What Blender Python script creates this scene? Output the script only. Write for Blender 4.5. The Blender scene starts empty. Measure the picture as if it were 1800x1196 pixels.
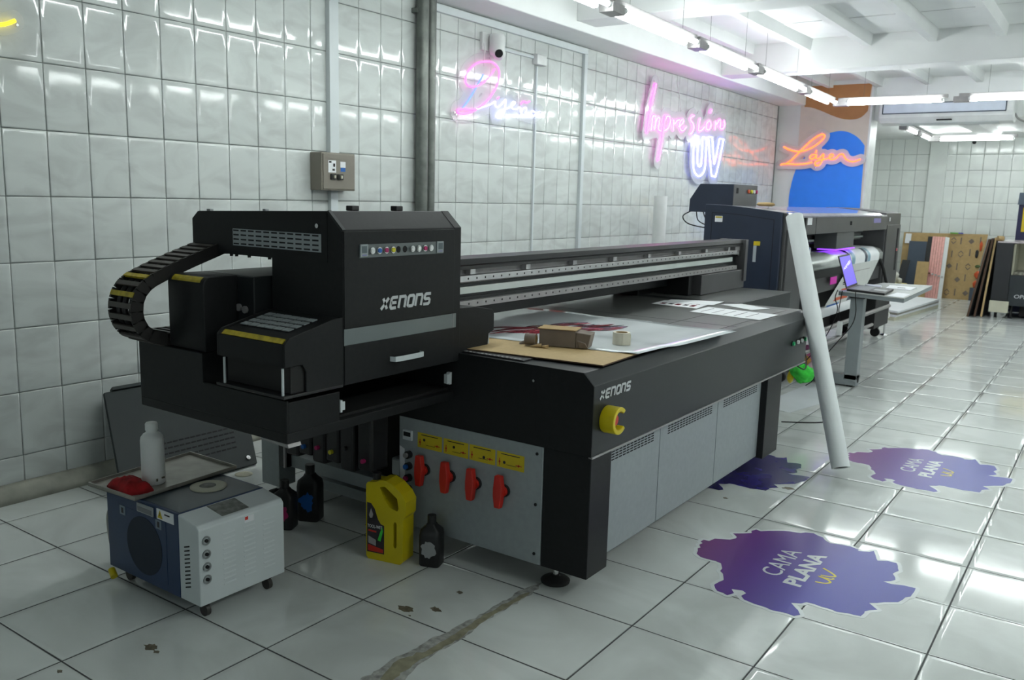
import bpy, bmesh, math, random
import numpy as np
from mathutils import Vector, Matrix

random.seed(7)
scene = bpy.context.scene
COL = scene.collection

# ------------------------------------------------------------------ camera
CAM_POS = Vector((4.1148, -0.6080, 1.4569))
YAW, PITCH, ROLL = -0.6117, -0.1643, 0.0266
fwd = Vector((math.sin(YAW) * math.cos(PITCH), math.cos(YAW) * math.cos(PITCH), math.sin(PITCH)))
rgt = Vector((math.cos(YAW), -math.sin(YAW), 0.0))
upv = rgt.cross(fwd)
r2 = rgt * math.cos(ROLL) + upv * math.sin(ROLL)
u2 = -rgt * math.sin(ROLL) + upv * math.cos(ROLL)
cd = bpy.data.cameras.new('camera')
cd.sensor_width = 36.0
cd.lens = 1522.2 / 1800.0 * 36.0
cd.clip_start = 0.05
cd.dof.use_dof = True
cd.dof.focus_distance = 3.3
cd.dof.aperture_fstop = 6.3
cam = bpy.data.objects.new('camera', cd)
COL.objects.link(cam)
cam.matrix_world = Matrix(((r2.x, u2.x, -fwd.x, CAM_POS.x), (r2.y, u2.y, -fwd.y, CAM_POS.y),
                           (r2.z, u2.z, -fwd.z, CAM_POS.z), (0, 0, 0, 1)))
scene.camera = cam

# ------------------------------------------------------------------ world (daylight of the street, seen only through the shop's open front) and exposure
W = bpy.data.worlds.new('world')
scene.world = W
W.use_nodes = True
W.node_tree.nodes['Background'].inputs[0].default_value = (0.80, 0.92, 0.95, 1)
W.node_tree.nodes['Background'].inputs[1].default_value = 0.6
TUBE_POWER = 31.0       # emission of the fluorescent tubes
scene.view_settings.view_transform = 'Standard'
scene.view_settings.look = 'None'
scene.view_settings.exposure = 0.0
scene.view_settings.gamma = 1.0
scene.view_settings.use_curve_mapping = False

# ------------------------------------------------------------------ materials
MATS = {}
def mat(name, col, rough=0.5, metal=0.0, var=0.06, scale=8.0, bump=0.0, emit=None, estr=0.0, trans=0.0, spec=0.5, alpha=1.0):
    if name in MATS: return MATS[name]
    m = bpy.data.materials.new(name); m.use_nodes = True
    nt = m.node_tree; b = nt.nodes['Principled BSDF']
    b.inputs['Roughness'].default_value = rough
    b.inputs['Metallic'].default_value = metal
    b.inputs['Specular IOR Level'].default_value = spec
    b.inputs['Transmission Weight'].default_value = trans
    b.inputs['Alpha'].default_value = alpha
    tc = nt.nodes.new('ShaderNodeTexCoord')
    nz = nt.nodes.new('ShaderNodeTexNoise'); nz.inputs['Scale'].default_value = scale; nz.inputs['Detail'].default_value = 4
    nt.links.new(tc.outputs['Object'], nz.inputs['Vector'])
    rp = nt.nodes.new('ShaderNodeValToRGB')
    rp.color_ramp.elements[0].position = 0.3; rp.color_ramp.elements[1].position = 0.7
    rp.color_ramp.elements[0].color = tuple(c * (1 - var) for c in col) + (1,)
    rp.color_ramp.elements[1].color = tuple(min(1, c * (1 + var)) for c in col) + (1,)
    nt.links.new(nz.outputs['Fac'], rp.inputs['Fac'])
    nt.links.new(rp.outputs['Color'], b.inputs['Base Color'])
    if bump:
        bp = nt.nodes.new('ShaderNodeBump'); bp.inputs['Strength'].default_value = bump; bp.inputs['Distance'].default_value = 0.002
        nt.links.new(nz.outputs['Fac'], bp.inputs['Height']); nt.links.new(bp.outputs['Normal'], b.inputs['Normal'])
    if emit:
        b.inputs['Emission Color'].default_value = tuple(emit) + (1,)
        b.inputs['Emission Strength'].default_value = estr
    MATS[name] = m
    return m

def tile_mat(name, base, vein, rough, scale, stretch, wave):
    m = bpy.data.materials.new(name); m.use_nodes = True
    nt = m.node_tree; b = nt.nodes['Principled BSDF']; L = nt.links.new
    geo = nt.nodes.new('ShaderNodeNewGeometry'); oi = nt.nodes.new('ShaderNodeObjectInfo')
    mp = nt.nodes.new('ShaderNodeMapping'); mp.inputs['Scale'].default_value = stretch
    mp.inputs['Rotation'].default_value = (0.5, 0.5, 0.6)
    L(geo.outputs['Position'], mp.inputs['Vector'])
    n1 = nt.nodes.new('ShaderNodeTexNoise'); n1.inputs['Scale'].default_value = scale; n1.inputs['Detail'].default_value = 6; n1.inputs['Distortion'].default_value = 1.4
    L(mp.outputs['Vector'], n1.inputs['Vector'])
    rp = nt.nodes.new('ShaderNodeValToRGB')
    rp.color_ramp.elements[0].position = 0.36; rp.color_ramp.elements[0].color = vein + (1,)
    rp.color_ramp.elements[1].position = 0.58; rp.color_ramp.elements[1].color = base + (1,)
    L(n1.outputs['Fac'], rp.inputs['Fac'])
    hs = nt.nodes.new('ShaderNodeHueSaturation')
    mr = nt.nodes.new('ShaderNodeMapRange'); mr.inputs['To Min'].default_value = 0.965; mr.inputs['To Max'].default_value = 1.035
    L(oi.outputs['Random'], mr.inputs['Value']); L(mr.outputs['Result'], hs.inputs['Value']); L(rp.outputs['Color'], hs.inputs['Color'])
    L(hs.outputs['Color'], b.inputs['Base Color'])
    b.inputs['Roughness'].default_value = rough
    n2 = nt.nodes.new('ShaderNodeTexNoise'); n2.inputs['Scale'].default_value = 5.0; n2.inputs['Detail'].default_value = 2
    L(geo.outputs['Position'], n2.inputs['Vector'])
    bp = nt.nodes.new('ShaderNodeBump'); bp.inputs['Strength'].default_value = wave; bp.inputs['Distance'].default_value = 0.01
    L(n2.outputs['Fac'], bp.inputs['Height']); L(bp.outputs['Normal'], b.inputs['Normal'])
    MATS[name] = m
    return m

def gradient_mat(name, stops, axis, lo, hi, rough=0.3):
    """printed colour gradient running along one world axis of the print"""
    m = bpy.data.materials.new(name); m.use_nodes = True
    nt = m.node_tree; b = nt.nodes['Principled BSDF']; L = nt.links.new
    tc = nt.nodes.new('ShaderNodeTexCoord'); sx = nt.nodes.new('ShaderNodeSeparateXYZ')
    L(tc.outputs['Object'], sx.inputs['Vector'])
    mr = nt.nodes.new('ShaderNodeMapRange'); mr.inputs['From Min'].default_value = lo; mr.inputs['From Max'].default_value = hi
    L(sx.outputs[axis], mr.inputs['Value'])
    rp = nt.nodes.new('ShaderNodeValToRGB')
    for i, (p, c) in enumerate(stops):
        e = rp.color_ramp.elements[i] if i < 2 else rp.color_ramp.elements.new(p)
        e.position = p; e.color = c + (1,)
    L(mr.outputs['Result'], rp.inputs['Fac']); L(rp.outputs['Color'], b.inputs['Base Color'])
    b.inputs['Roughness'].default_value = rough
    MATS[name] = m
    return m

M_TILE = tile_mat('glazed wall tile', (0.66, 0.70, 0.68), (0.57, 0.60, 0.585), 0.07, 3.0, (1, 1, 2.2), 0.06)
M_FLOOR = tile_mat('polished floor tile', (0.71, 0.745, 0.725), (0.60, 0.63, 0.61), 0.10, 1.5, (1, 1.3, 1), 0.03)
M_BACKTILE = tile_mat('back wall tile', (0.76, 0.80, 0.77), (0.70, 0.73, 0.71), 0.12, 2.0, (1, 1, 1), 0.05)
M_GROUT = mat('dark grout', (0.075, 0.08, 0.08), 0.9, var=0.3, scale=20)
M_WGROUT = mat('grey wall grout', (0.16, 0.18, 0.175), 0.9, var=0.2, scale=20)
M_PAINT = mat('white ceiling paint', (0.80, 0.82, 0.81), 0.55, var=0.04, scale=2, bump=0.05)
M_WALLP = mat('white wall paint', (0.72, 0.74, 0.72), 0.6, var=0.05, scale=2)
M_SKIRT = mat('stained cement curb', (0.40, 0.40, 0.34), 0.8, var=0.25, scale=9, bump=0.4)
M_BLACK = mat('black powder coat', (0.0155, 0.0165, 0.0172), 0.42, var=0.10, scale=60, bump=0.03, spec=0.18)
M_BLACKP = mat('black plastic', (0.012, 0.012, 0.013), 0.45, var=0.15, scale=30)
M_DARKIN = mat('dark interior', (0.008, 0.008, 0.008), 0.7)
M_GREYP = mat('grey powder coat', (0.30, 0.335, 0.345), 0.45, var=0.05, scale=40)
M_GREYD = mat('dark grey powder coat', (0.017, 0.020, 0.0215), 0.36, var=0.06, scale=40, spec=0.3)
M_BED = mat('grey bed plate', (0.105, 0.11, 0.105), 0.30, var=0.08, scale=12, spec=0.35)
M_SLOT = mat('vent slot black', (0.006, 0.006, 0.007), 0.8)
M_ALU = mat('brushed aluminium', (0.55, 0.55, 0.56), 0.35, metal=0.85, var=0.06, scale=25)
M_ALUG = mat('grey anodised rail', (0.34, 0.33, 0.33), 0.4, metal=0.3, var=0.08, scale=25)
M_STEELP = mat('galvanised pipe', (0.15, 0.165, 0.15), 0.40, metal=0.5, var=0.22, scale=14, bump=0.1)
M_STRIPW = mat('white polycarbonate strip', (0.62, 0.68, 0.65), 0.4)
M_WINDOW = mat('smoked grey window strip', (0.16, 0.185, 0.19), 0.35)
M_LOGO = mat('silver letters', (0.55, 0.57, 0.58), 0.4)
M_WHITE = mat('white plastic', (0.75, 0.77, 0.76), 0.4)
M_WHITEM = mat('white enamel', (0.62, 0.67, 0.68), 0.4, var=0.03)
M_PAPER = mat('white paper', (0.80, 0.82, 0.84), 0.6, var=0.03)
M_YELLOW = mat('yellow plastic', (0.62, 0.50, 0.005), 0.35, var=0.08)
M_YLABEL = mat('yellow label', (0.60, 0.46, 0.01), 0.5, var=0.1)
M_YTAPE = mat('yellow warning tape', (0.42, 0.33, 0.01), 0.5, var=0.3, scale=40)
M_RED = mat('red plastic', (0.55, 0.022, 0.012), 0.35)
M_REDCLOTH = mat('red cloth', (0.30, 0.005, 0.008), 0.9, var=0.4, scale=30)
M_BLUE = mat('navy blue enamel', (0.012, 0.035, 0.10), 0.4, var=0.1)
M_CYAN = mat('cyan ink', (0.01, 0.12, 0.45), 0.5)
M_MAG = mat('magenta ink', (0.42, 0.012, 0.12), 0.5)
M_YEL = mat('yellow ink', (0.65, 0.60, 0.02), 0.5)
M_MDF = mat('raw MDF board', (0.50, 0.36, 0.17), 0.7, var=0.06, scale=60)
M_MDFE = mat('dark MDF edge', (0.09, 0.05, 0.03), 0.8)
M_CARD = mat('brown cardboard', (0.20, 0.165, 0.135), 0.8, var=0.1, scale=15)
M_CARDL = mat('light kraft card', (0.42, 0.29, 0.13), 0.8, var=0.08, scale=20)
M_SHEET = mat('glossy printed film', (0.80, 0.85, 0.87), 0.09, var=0.05, scale=3, bump=0.02)
M_INKR = mat('dark red print', (0.32, 0.03, 0.05), 0.12, var=0.5, scale=14)
M_INKP = mat('purple grey print', (0.22, 0.15, 0.22), 0.12, var=0.6, scale=14)
M_INKK = mat('black print', (0.035, 0.03, 0.035), 0.2, var=0.5, scale=14)
M_TAPE = mat('cream masking tape', (0.66, 0.62, 0.50), 0.6)
M_TAUPE = mat('taupe enamel box', (0.22, 0.20, 0.165), 0.45, var=0.05)
M_NAVY = mat('navy machine panel', (0.022, 0.031, 0.055), 0.38, var=0.08)
M_GREYM = mat('grey machine panel', (0.075, 0.075, 0.078), 0.42, var=0.06)
M_DESK = mat('grey steel desk', (0.26, 0.29, 0.30), 0.4, var=0.05)
M_DESKT = mat('pale desk top', (0.50, 0.52, 0.50), 0.25, var=0.05)
M_CHROME = mat('chrome', (0.7, 0.7, 0.7), 0.15, metal=1.0)
M_RUBBER = mat('black rubber', (0.01, 0.01, 0.01), 0.8)
M_GREEN = mat('green cloth', (0.05, 0.62, 0.06), 0.9, var=0.2, scale=30)
M_DECALW = mat('white decal vinyl', (0.72, 0.76, 0.76), 0.25)
M_DECALY = mat('yellow lettering', (0.70, 0.60, 0.03), 0.35)
M_DKBLUE = mat('blue grey board', (0.045, 0.065, 0.095), 0.5)
M_BLKBOARD = mat('black board', (0.016, 0.018, 0.02), 0.5)
M_PINKAC = mat('pink acrylic sheet', (0.80, 0.42, 0.38), 0.12, var=0.08, scale=30)
M_CREAM = mat('cream enamel', (0.55, 0.54, 0.42), 0.5)
M_ORANGE = mat('orange plastic', (0.60, 0.09, 0.02), 0.5)
M_STEEL = mat('worn steel tray', (0.30, 0.29, 0.26), 0.4, metal=0.5, var=0.2, scale=12, bump=0.1)
M_STAIN = mat('brown floor stain', (0.14, 0.12, 0.08), 0.6, var=0.4, scale=60)
M_CEMENT = mat('olive cement repair', (0.26, 0.245, 0.165), 0.75, var=0.25, scale=30, bump=0.5)
M_CEMENT2 = mat('grey cement smear', (0.33, 0.33, 0.31), 0.6, var=0.45, scale=40)
M_TUBE = mat('fluorescent tube', (0.9, 0.9, 0.9), 0.4, emit=(0.93, 1.0, 0.985), estr=TUBE_POWER)
M_ACRYL = mat('clear acrylic', (0.80, 0.82, 0.84), 0.06, var=0.0, alpha=0.20)
M_ACRYF = mat('frosted acrylic', (0.72, 0.74, 0.76), 0.10, var=0.0, alpha=0.60)
M_MURB = mat('mural beige', (0.66, 0.58, 0.50), 0.5, var=0.04)
M_MURBR = mat('mural brown', (0.44, 0.20, 0.07), 0.5, var=0.06)
M_MURBL = mat('mural blue', (0.028, 0.25, 0.97), 0.45, var=0.03)
NEON = {}
for k, c, e in (('pink', (1.0, 0.045, 0.72), 12.0), ('blush', (1.0, 0.10, 0.60), 3.4), ('blue', (0.10, 0.20, 1.0), 2.2), ('lav', (0.46, 0.44, 1.0), 4.5), ('rose', (1.0, 0.08, 0.62), 10.0),
                ('ice', (0.22, 0.22, 1.0), 18.0), ('orange', (1.0, 0.10, 0.016), 5.0), ('yellow', (1.0, 0.80, 0.02), 3.0)):
    NEON[k] = mat('neon ' + k, c, 0.4, emit=c, estr=e)

# ------------------------------------------------------------------ mesh helpers
class MB:
    """collects shapes in world metres; build() links them as one mesh object"""
    def __init__(s): s.v = []; s.f = []; s.sm = []
    def add(s, vs, fs, smooth=False):
        o = len(s.v); s.v += [tuple(v) for v in vs]
        for f in fs: s.f.append([i + o for i in f]); s.sm.append(smooth)
        return s
    def box(s, x0, x1, y0, y1, z0, z1):
        return s.add([(x0, y0, z0), (x1, y0, z0), (x1, y1, z0), (x0, y1, z0), (x0, y0, z1), (x1, y0, z1), (x1, y1, z1), (x0, y1, z1)],
                     [(0, 3, 2, 1), (4, 5, 6, 7), (0, 1, 5, 4), (1, 2, 6, 5), (2, 3, 7, 6), (3, 0, 4, 7)])
    def prism(s, pts, axis, a, b, smooth=False):
        """polygon extruded along an axis: x -> pts (y,z); y -> pts (x,z); z -> pts (x,y)"""
        n = len(pts)
        def P(p, t): return {'x': (t, p[0], p[1]), 'y': (p[0], t, p[1]), 'z': (p[0], p[1], t)}[axis]
        vs = [P(p, a) for p in pts] + [P(p, b) for p in pts]
        s.add(vs, [tuple(range(n))[::-1], tuple(range(n, 2 * n))])
        o = len(s.v) - 2 * n
        for i in range(n):
            j = (i + 1) % n; s.f.append([o + i, o + j, o + n + j, o + n + i]); s.sm.append(smooth)
        return s
    def hexa(s, bot, top):
        return s.add(list(bot) + list(top), [(3, 2, 1, 0), (4, 5, 6, 7), (0, 1, 5, 4), (1, 2, 6, 5), (2, 3, 7, 6), (3, 0, 4, 7)])
    def frustum(s, p0, p1, r0, r1, n=20, cap=True, smooth=True):
        p0 = Vector(p0); p1 = Vector(p1); d = (p1 - p0).normalized()
        a = d.orthogonal().normalized(); b = d.cross(a)
        vs = []
        for p, r in ((p0, r0), (p1, r1)):
            for i in range(n):
                t = 2 * math.pi * i / n; vs.append(p + a * (r * math.cos(t)) + b * (r * math.sin(t)))
        s.add(vs, [(i, (i + 1) % n, n + (i + 1) % n, n + i) for i in range(n)], smooth)
        if cap: s.add(vs, [tuple(range(n))[::-1], tuple(range(n, 2 * n))])
        return s
    def cyl(s, p0, p1, r, n=20, cap=True): return s.frustum(p0, p1, r, r, n, cap)
    def pipe(s, p0, p1, ro, ri, n=28):
        s.frustum(p0, p1, ro, ro, n, False)
        p0 = Vector(p0); p1 = Vector(p1); d = (p1 - p0).normalized(); a = d.orthogonal().normalized(); b = d.cross(a)
        vs = []
        for p in (p0, p1):
            for r in (ro, ri):
                for i in range(n):
                    t = 2 * math.pi * i / n; vs.append(p + a * (r * math.cos(t)) + b * (r * math.sin(t)))
        fs = []
        for i in range(n):
            j = (i + 1) % n
            fs += [(i, n + i, n + j, j), (2 * n + i, 2 * n + j, 3 * n + j, 3 * n + i), (n + i, 3 * n + i, 3 * n + j, n + j)]
        return s.add(vs, fs)
    def tube(s, pts, r, n=8, closed=False):
        pts = [Vector(p) for p in pts]
        m = len(pts); vs = []; prev = None
        for i, p in enumerate(pts):
            q0 = pts[max(i - 1, 0)]; q1 = pts[min(i + 1, m - 1)]
            d = (q1 - q0)
            d = d.normalized() if d.length > 1e-9 else Vector((0, 0, 1))
            if prev is None: a = d.orthogonal().normalized()
            else:
                a = prev - d * prev.dot(d); a = a.normalized() if a.length > 1e-6 else d.orthogonal().normalized()
            prev = a; b = d.cross(a)
            for k in range(n):
                t = 2 * math.pi * k / n; vs.append(p + a * (r * math.cos(t)) + b * (r * math.sin(t)))
        fs = [(i * n + k, i * n + (k + 1) % n, (i + 1) * n + (k + 1) % n, (i + 1) * n + k) for i in range(m - 1) for k in range(n)]
        s.add(vs, fs, True)
        s.add(vs[:n] + vs[-n:], [tuple(range(n))[::-1], tuple(range(n, 2 * n))])
        return s
    def lathe(s, prof, c, n=28):
        """profile (r,z) turned about a vertical axis through c"""
        vs = [(c[0] + r * math.cos(2 * math.pi * k / n), c[1] + r * math.sin(2 * math.pi * k / n), c[2] + z) for r, z in prof for k in range(n)]
        m = len(prof)
        s.add(vs, [(i * n + k, i * n + (k + 1) % n, (i + 1) * n + (k + 1) % n, (i + 1) * n + k) for i in range(m - 1) for k in range(n)], True)
        s.add(vs[:n] + vs[-n:], [tuple(range(n))[::-1], tuple(range(n, 2 * n))])
        return s
    def blob(s, c, rx, ry, rz, n=14, m=9, amp=0.0, seed=1):
        rnd = random.Random(seed); ph = [rnd.uniform(0, 6.28) for _ in range(6)]
        vs = []
        for i in range(m + 1):
            th = math.pi * i / m
            for k in range(n):
                f = 2 * math.pi * k / n
                w = 1 + amp * (math.sin(3 * f + ph[0] + 2 * th) + math.sin(5 * f + ph[1] - 3 * th) + math.sin(4 * th + ph[2])) / 2
                vs.append((c[0] + rx * w * math.sin(th) * math.cos(f), c[1] + ry * w * math.sin(th) * math.sin(f), c[2] + rz * w * math.cos(th)))
        return s.add(vs, [(i * n + k, (i + 1) * n + k, (i + 1) * n + (k + 1) % n, i * n + (k + 1) % n) for i in range(m) for k in range(n)], True)
    def ribbon(s, pts, w, O, U, V, t=0.0015):
        """flat stroke of width w drawn in the plane O + u*U + v*V with a little thickness"""
        O = Vector(O); U = Vector(U); V = Vector(V); N = U.cross(V).normalized()
        pts = [Vector((p[0], p[1])) for p in pts]
        L = []; R = []
        for i, p in enumerate(pts):
            d0 = (p - pts[i - 1]).normalized() if i else None
            d1 = (pts[i + 1] - p).normalized() if i < len(pts) - 1 else None
            d = ((d0 or d1) + (d1 or d0))
            d = d.normalized() if d.length > 1e-6 else d1
            nrm = Vector((-d.y, d.x)); k = 1.0
            if d0 and d1: k = 1.0 / max(0.5, nrm.dot(Vector((-d1.y, d1.x))))
            L.append(p + nrm * (w * k / 2)); R.append(p - nrm * (w * k / 2))
        for i in range(len(pts) - 1):
            q = [L[i], R[i], R[i + 1], L[i + 1]]
            b = [O + U * a.x + V * a.y for a in q]; s.hexa(b, [a + N * t for a in b])
        return s
    def xf(s, M):
        s.v = [tuple(M @ Vector(v)) for v in s.v]; return s
    def build(s, name, m, parent=None, bevel=0.0, seg=2, origin=None, smooth_angle=None):
        if parent is not None:
            o = Vector((0, 0, 0)); q = parent
            while q is not None: o += q.location; q = q.parent
        elif origin is not None: o = Vector(origin)
        else:
            xs, ys, zs = zip(*s.v); o = Vector(((min(xs) + max(xs)) / 2, (min(ys) + max(ys)) / 2, min(zs)))
        me = bpy.data.meshes.new(name)
        me.from_pydata([(v[0] - o.x, v[1] - o.y, v[2] - o.z) for v in s.v], [], s.f)
        me.polygons.foreach_set('use_smooth', s.sm)
        bm = bmesh.new(); bm.from_mesh(me); bmesh.ops.recalc_face_normals(bm, faces=bm.faces); bm.to_mesh(me); bm.free()
        me.materials.append(m)
        ob = bpy.data.objects.new(name, me); COL.objects.link(ob)
        if parent is not None: ob.parent = parent
        else: ob.location = o
        if bevel:
            md = ob.modifiers.new('edge', 'BEVEL'); md.width = bevel; md.segments = seg; md.limit_method = 'ANGLE'; md.angle_limit = 0.6
        return ob

def tag(o, label, cat, group=None):
    o['label'] = label; o['category'] = cat
    if group: o['group'] = group
    return o
def thing(name, loc, label, cat, group=None):
    o = bpy.data.objects.new(name, None); COL.objects.link(o); o.location = loc; o.empty_display_size = 0.1
    return tag(o, label, cat, group)
def struct(o): o['kind'] = 'structure'; return o
def stuff(o): o['kind'] = 'stuff'; return o

def smooth_path(pts, k=6):
    """Catmull-Rom through the points"""
    P = [np.array(p, float) for p in pts]
    if len(P) < 3: return [tuple(p) for p in P]
    out = []
    for i in range(len(P) - 1):
        p0 = P[max(i - 1, 0)]; p1 = P[i]; p2 = P[i + 1]; p3 = P[min(i + 2, len(P) - 1)]
        for j in range(k):
            t = j / k
            out.append(tuple(0.5 * (2 * p1 + (p2 - p0) * t + (2 * p0 - 5 * p1 + 4 * p2 - p3) * t * t + (3 * p1 - p0 - 3 * p2 + p3) * t ** 3)))
    out.append(tuple(P[-1]))
    return out

def sdf_outline(segs, r, poly=None, step=0.01):
    """outline loops of everything within r of the segments (or of a filled polygon)"""
    A = np.array([s[0] for s in segs]); B = np.array([s[1] for s in segs])
    lo = np.minimum(A.min(0), B.min(0)) - r - 3 * step; hi = np.maximum(A.max(0), B.max(0)) + r + 3 * step
    xs = np.arange(lo[0], hi[0], step); ys = np.arange(lo[1], hi[1], step)
    X, Y = np.meshgrid(xs, ys, indexing='ij'); D = np.full(X.shape, 1e9)
    inside = np.zeros(X.shape, bool)
    for a, b in zip(A, B):
        ab = b - a; l2 = max(ab @ ab, 1e-12)
        t = np.clip(((X - a[0]) * ab[0] + (Y - a[1]) * ab[1]) / l2, 0, 1)
        D = np.minimum(D, np.hypot(X - a[0] - t * ab[0], Y - a[1] - t * ab[1]))
        if poly:
            c = ((a[1] > Y) != (b[1] > Y))
            with np.errstate(divide='ignore', invalid='ignore'):
                inside ^= c & (X < (b[0] - a[0]) * (Y - a[1]) / (b[1] - a[1] if b[1] != a[1] else 1e-12) + a[0])
    if poly: D[inside] = 0
    F = D - r
    def cross(i, j, k, l):
        a, b = F[i, j], F[k, l]; t = a / (a - b)
        return (i, j, k, l), (xs[i] + (xs[k] - xs[i]) * t, ys[j] + (ys[l] - ys[j]) * t)
    nxt = {}; pos = {}
    neg = (F < 0).astype(int); cnt = neg[:-1, :-1] + neg[1:, :-1] + neg[:-1, 1:] + neg[1:, 1:]
    cand = [tuple(int(t) for t in q) for q in np.argwhere((cnt > 0) & (cnt < 4))]
    for i, j in cand:
        c = [(i, j), (i + 1, j), (i + 1, j + 1), (i, j + 1)]; sgn = [F[p] < 0 for p in c]
        if all(sgn) or not any(sgn): continue
        ins = []; outs = []
        for q in range(4):
            p0, p1 = c[q], c[(q + 1) % 4]
            if sgn[q] != sgn[(q + 1) % 4]:
                k0, k1 = (p0, p1) if p0 < p1 else (p1, p0)
                key, xy = cross(k0[0], k0[1], k1[0], k1[1]); pos[key] = xy
                (outs if sgn[q] else ins).append(key)
        for a, b in zip(outs, ins): nxt[a] = b
    loops = []
    while nxt:
        k0 = next(iter(nxt)); lp = [k0]; k = nxt.pop(k0)
        while k in nxt: lp.append(k); k = nxt.pop(k)
        if len(lp) > 8: loops.append([pos[q] for q in lp])
    return loops

def fill_loops(loops, depth):
    """2D filled curve -> verts, faces in (u,v,w), thickness depth (w from 0 to depth)"""
    cu = bpy.data.curves.new('tmp', 'CURVE'); cu.dimensions = '2D'; cu.fill_mode = 'BOTH'; cu.extrude = depth / 2
    for lp in loops:
        sp = cu.splines.new('POLY'); sp.points.add(len(lp) - 1)
        for p, q in zip(sp.points, lp): p.co = (q[0], q[1], 0, 1)
        sp.use_cyclic_u = True
    return curve_mesh(cu, depth / 2)

def curve_mesh(cu, lift):
    ob = bpy.data.objects.new('tmp', cu); COL.objects.link(ob)
    dg = bpy.context.evaluated_depsgraph_get(); dg.update()
    me = bpy.data.meshes.new_from_object(ob.evaluated_get(dg))
    vs = [(v.co.x, v.co.y, v.co.z + lift) for v in me.vertices]; fs = [tuple(p.vertices) for p in me.polygons]
    bpy.data.objects.remove(ob); bpy.data.curves.remove(cu); bpy.data.meshes.remove(me)
    return vs, fs

def text_mesh(body, size, depth=0.001, shear=0.0, offset=0.0, space=1.0):
    cu = bpy.data.curves.new('tmp', 'FONT'); cu.body = body; cu.size = size; cu.shear = shear; cu.offset = offset
    cu.extrude = depth / 2; cu.space_character = space; cu.resolution_u = 4
    return curve_mesh(cu, depth / 2)

def place_uv(mb, vf, O, U, V):
    O = Vector(O); U = Vector(U); V = Vector(V); N = U.cross(V).normalized()
    return mb.add([O + U * v[0] + V * v[1] + N * v[2] for v in vf[0]], vf[1])

def fit_text(body, O, U, V, width, height, depth=0.001, shear=0.0, offset=0.0):
    """letters scaled to fill width x height from the lower left corner O"""
    vs, fs = text_mesh(body, 1.0, 1.0, shear, offset)
    a = np.array(vs); lo = a.min(0); hi = a.max(0)
    vs = [((v[0] - lo[0]) / (hi[0] - lo[0]) * width, (v[1] - lo[1]) / (hi[1] - lo[1]) * height, (v[2] - lo[2]) / (hi[2] - lo[2]) * depth) for v in vs]
    return place_uv(MB(), (vs, fs), O, U, V)

LOGO = {'X': [[(0, 0), (.95, 1)], [(.1, 1), (.9, 0)]],
        'E': [[(1, 1), (.2, 1), (.04, .86), (.04, .14), (.2, 0), (.95, 0)], [(.04, .5), (.9, .5)]],
        'n': [[(0, -.06), (0, 1), (.82, 1), (.96, .86), (.96, -.06)]],
        'O': [[(.2, 0), (.8, 0), (.96, .14), (.96, .86), (.8, 1), (.2, 1), (.04, .86), (.04, .14), (.2, 0)]],
        'S': [[(1, 1), (.2, 1), (.04, .88), (.04, .62), (.2, .5), (.8, .5), (.96, .38), (.96, .12), (.8, 0), (0, 0)]]}
def logo(O, U, V, width, height, t):
    m = MB(); n = 6; cell = width / (n * 1.0 + (n - 1) * .38); w = cell
    for i, ch in enumerate('XEnOnS'):
        for st in LOGO[ch]:
            pts = [(i * cell * 1.38 + p[0] * w + p[1] * height * 0.2 + (p[1] - .5) * 0, height * (.1 + p[1] * .8)) for p in st]
            m.ribbon(pts, height * 0.23, O, U, V, t)
    return m
# ---- measured outlines, metres: (y, z) on the left wall, (x, z) on the end wall, (x, y) on the floor
DISENO = [('blush',[(4.875,2.41),(4.846,2.375),(4.787,2.326),(4.729,2.288),(4.66,2.26),(4.603,2.246),(4.552,2.251),(4.525,2.271),(4.524,2.308),(4.549,2.348),(4.599,2.391),(4.666,2.426),(4.747,2.446),(4.831,2.455),(4.892,2.44),(4.93,2.407),(4.934,2.358),(4.916,2.307),(4.881,2.253),(4.828,2.199),(4.758,2.143),(4.677,2.1),(4.597,2.065),(4.518,2.045),(4.452,2.044),(4.432,2.055),(4.445,2.07),(4.517,2.08),(4.597,2.084),(4.654,2.091)]),('blue',[(4.733,2.351),(4.705,2.316),(4.66,2.263),(4.605,2.196),(4.55,2.136),(4.489,2.082)]),('lav',[(4.654,2.091),(4.747,2.117),(4.83,2.143),(4.89,2.17),(4.891,2.149),(4.916,2.131),(4.959,2.147),(5.014,2.193),(5.027,2.191),(5.019,2.125),(4.994,2.08),(4.944,2.054),(4.913,2.062),(4.924,2.088),(4.979,2.115),(5.055,2.136),(5.105,2.155),(5.143,2.174),(5.153,2.189),(5.132,2.193),(5.107,2.17),(5.121,2.141),(5.165,2.138),(5.21,2.158)]),('lav',[(5.23,2.16),(5.241,2.12),(5.264,2.152),(5.301,2.165),(5.318,2.154),(5.314,2.123),(5.347,2.115),(5.381,2.129)]),('lav',[(5.436,2.142),(5.403,2.148),(5.381,2.126),(5.396,2.108),(5.437,2.116),(5.464,2.138),(5.513,2.153)]),('blush',[(4.92,2.196),(4.938,2.209)]),('blush',[(5.238,2.187),(5.274,2.21),(5.315,2.205),(5.358,2.219)])]
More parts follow.
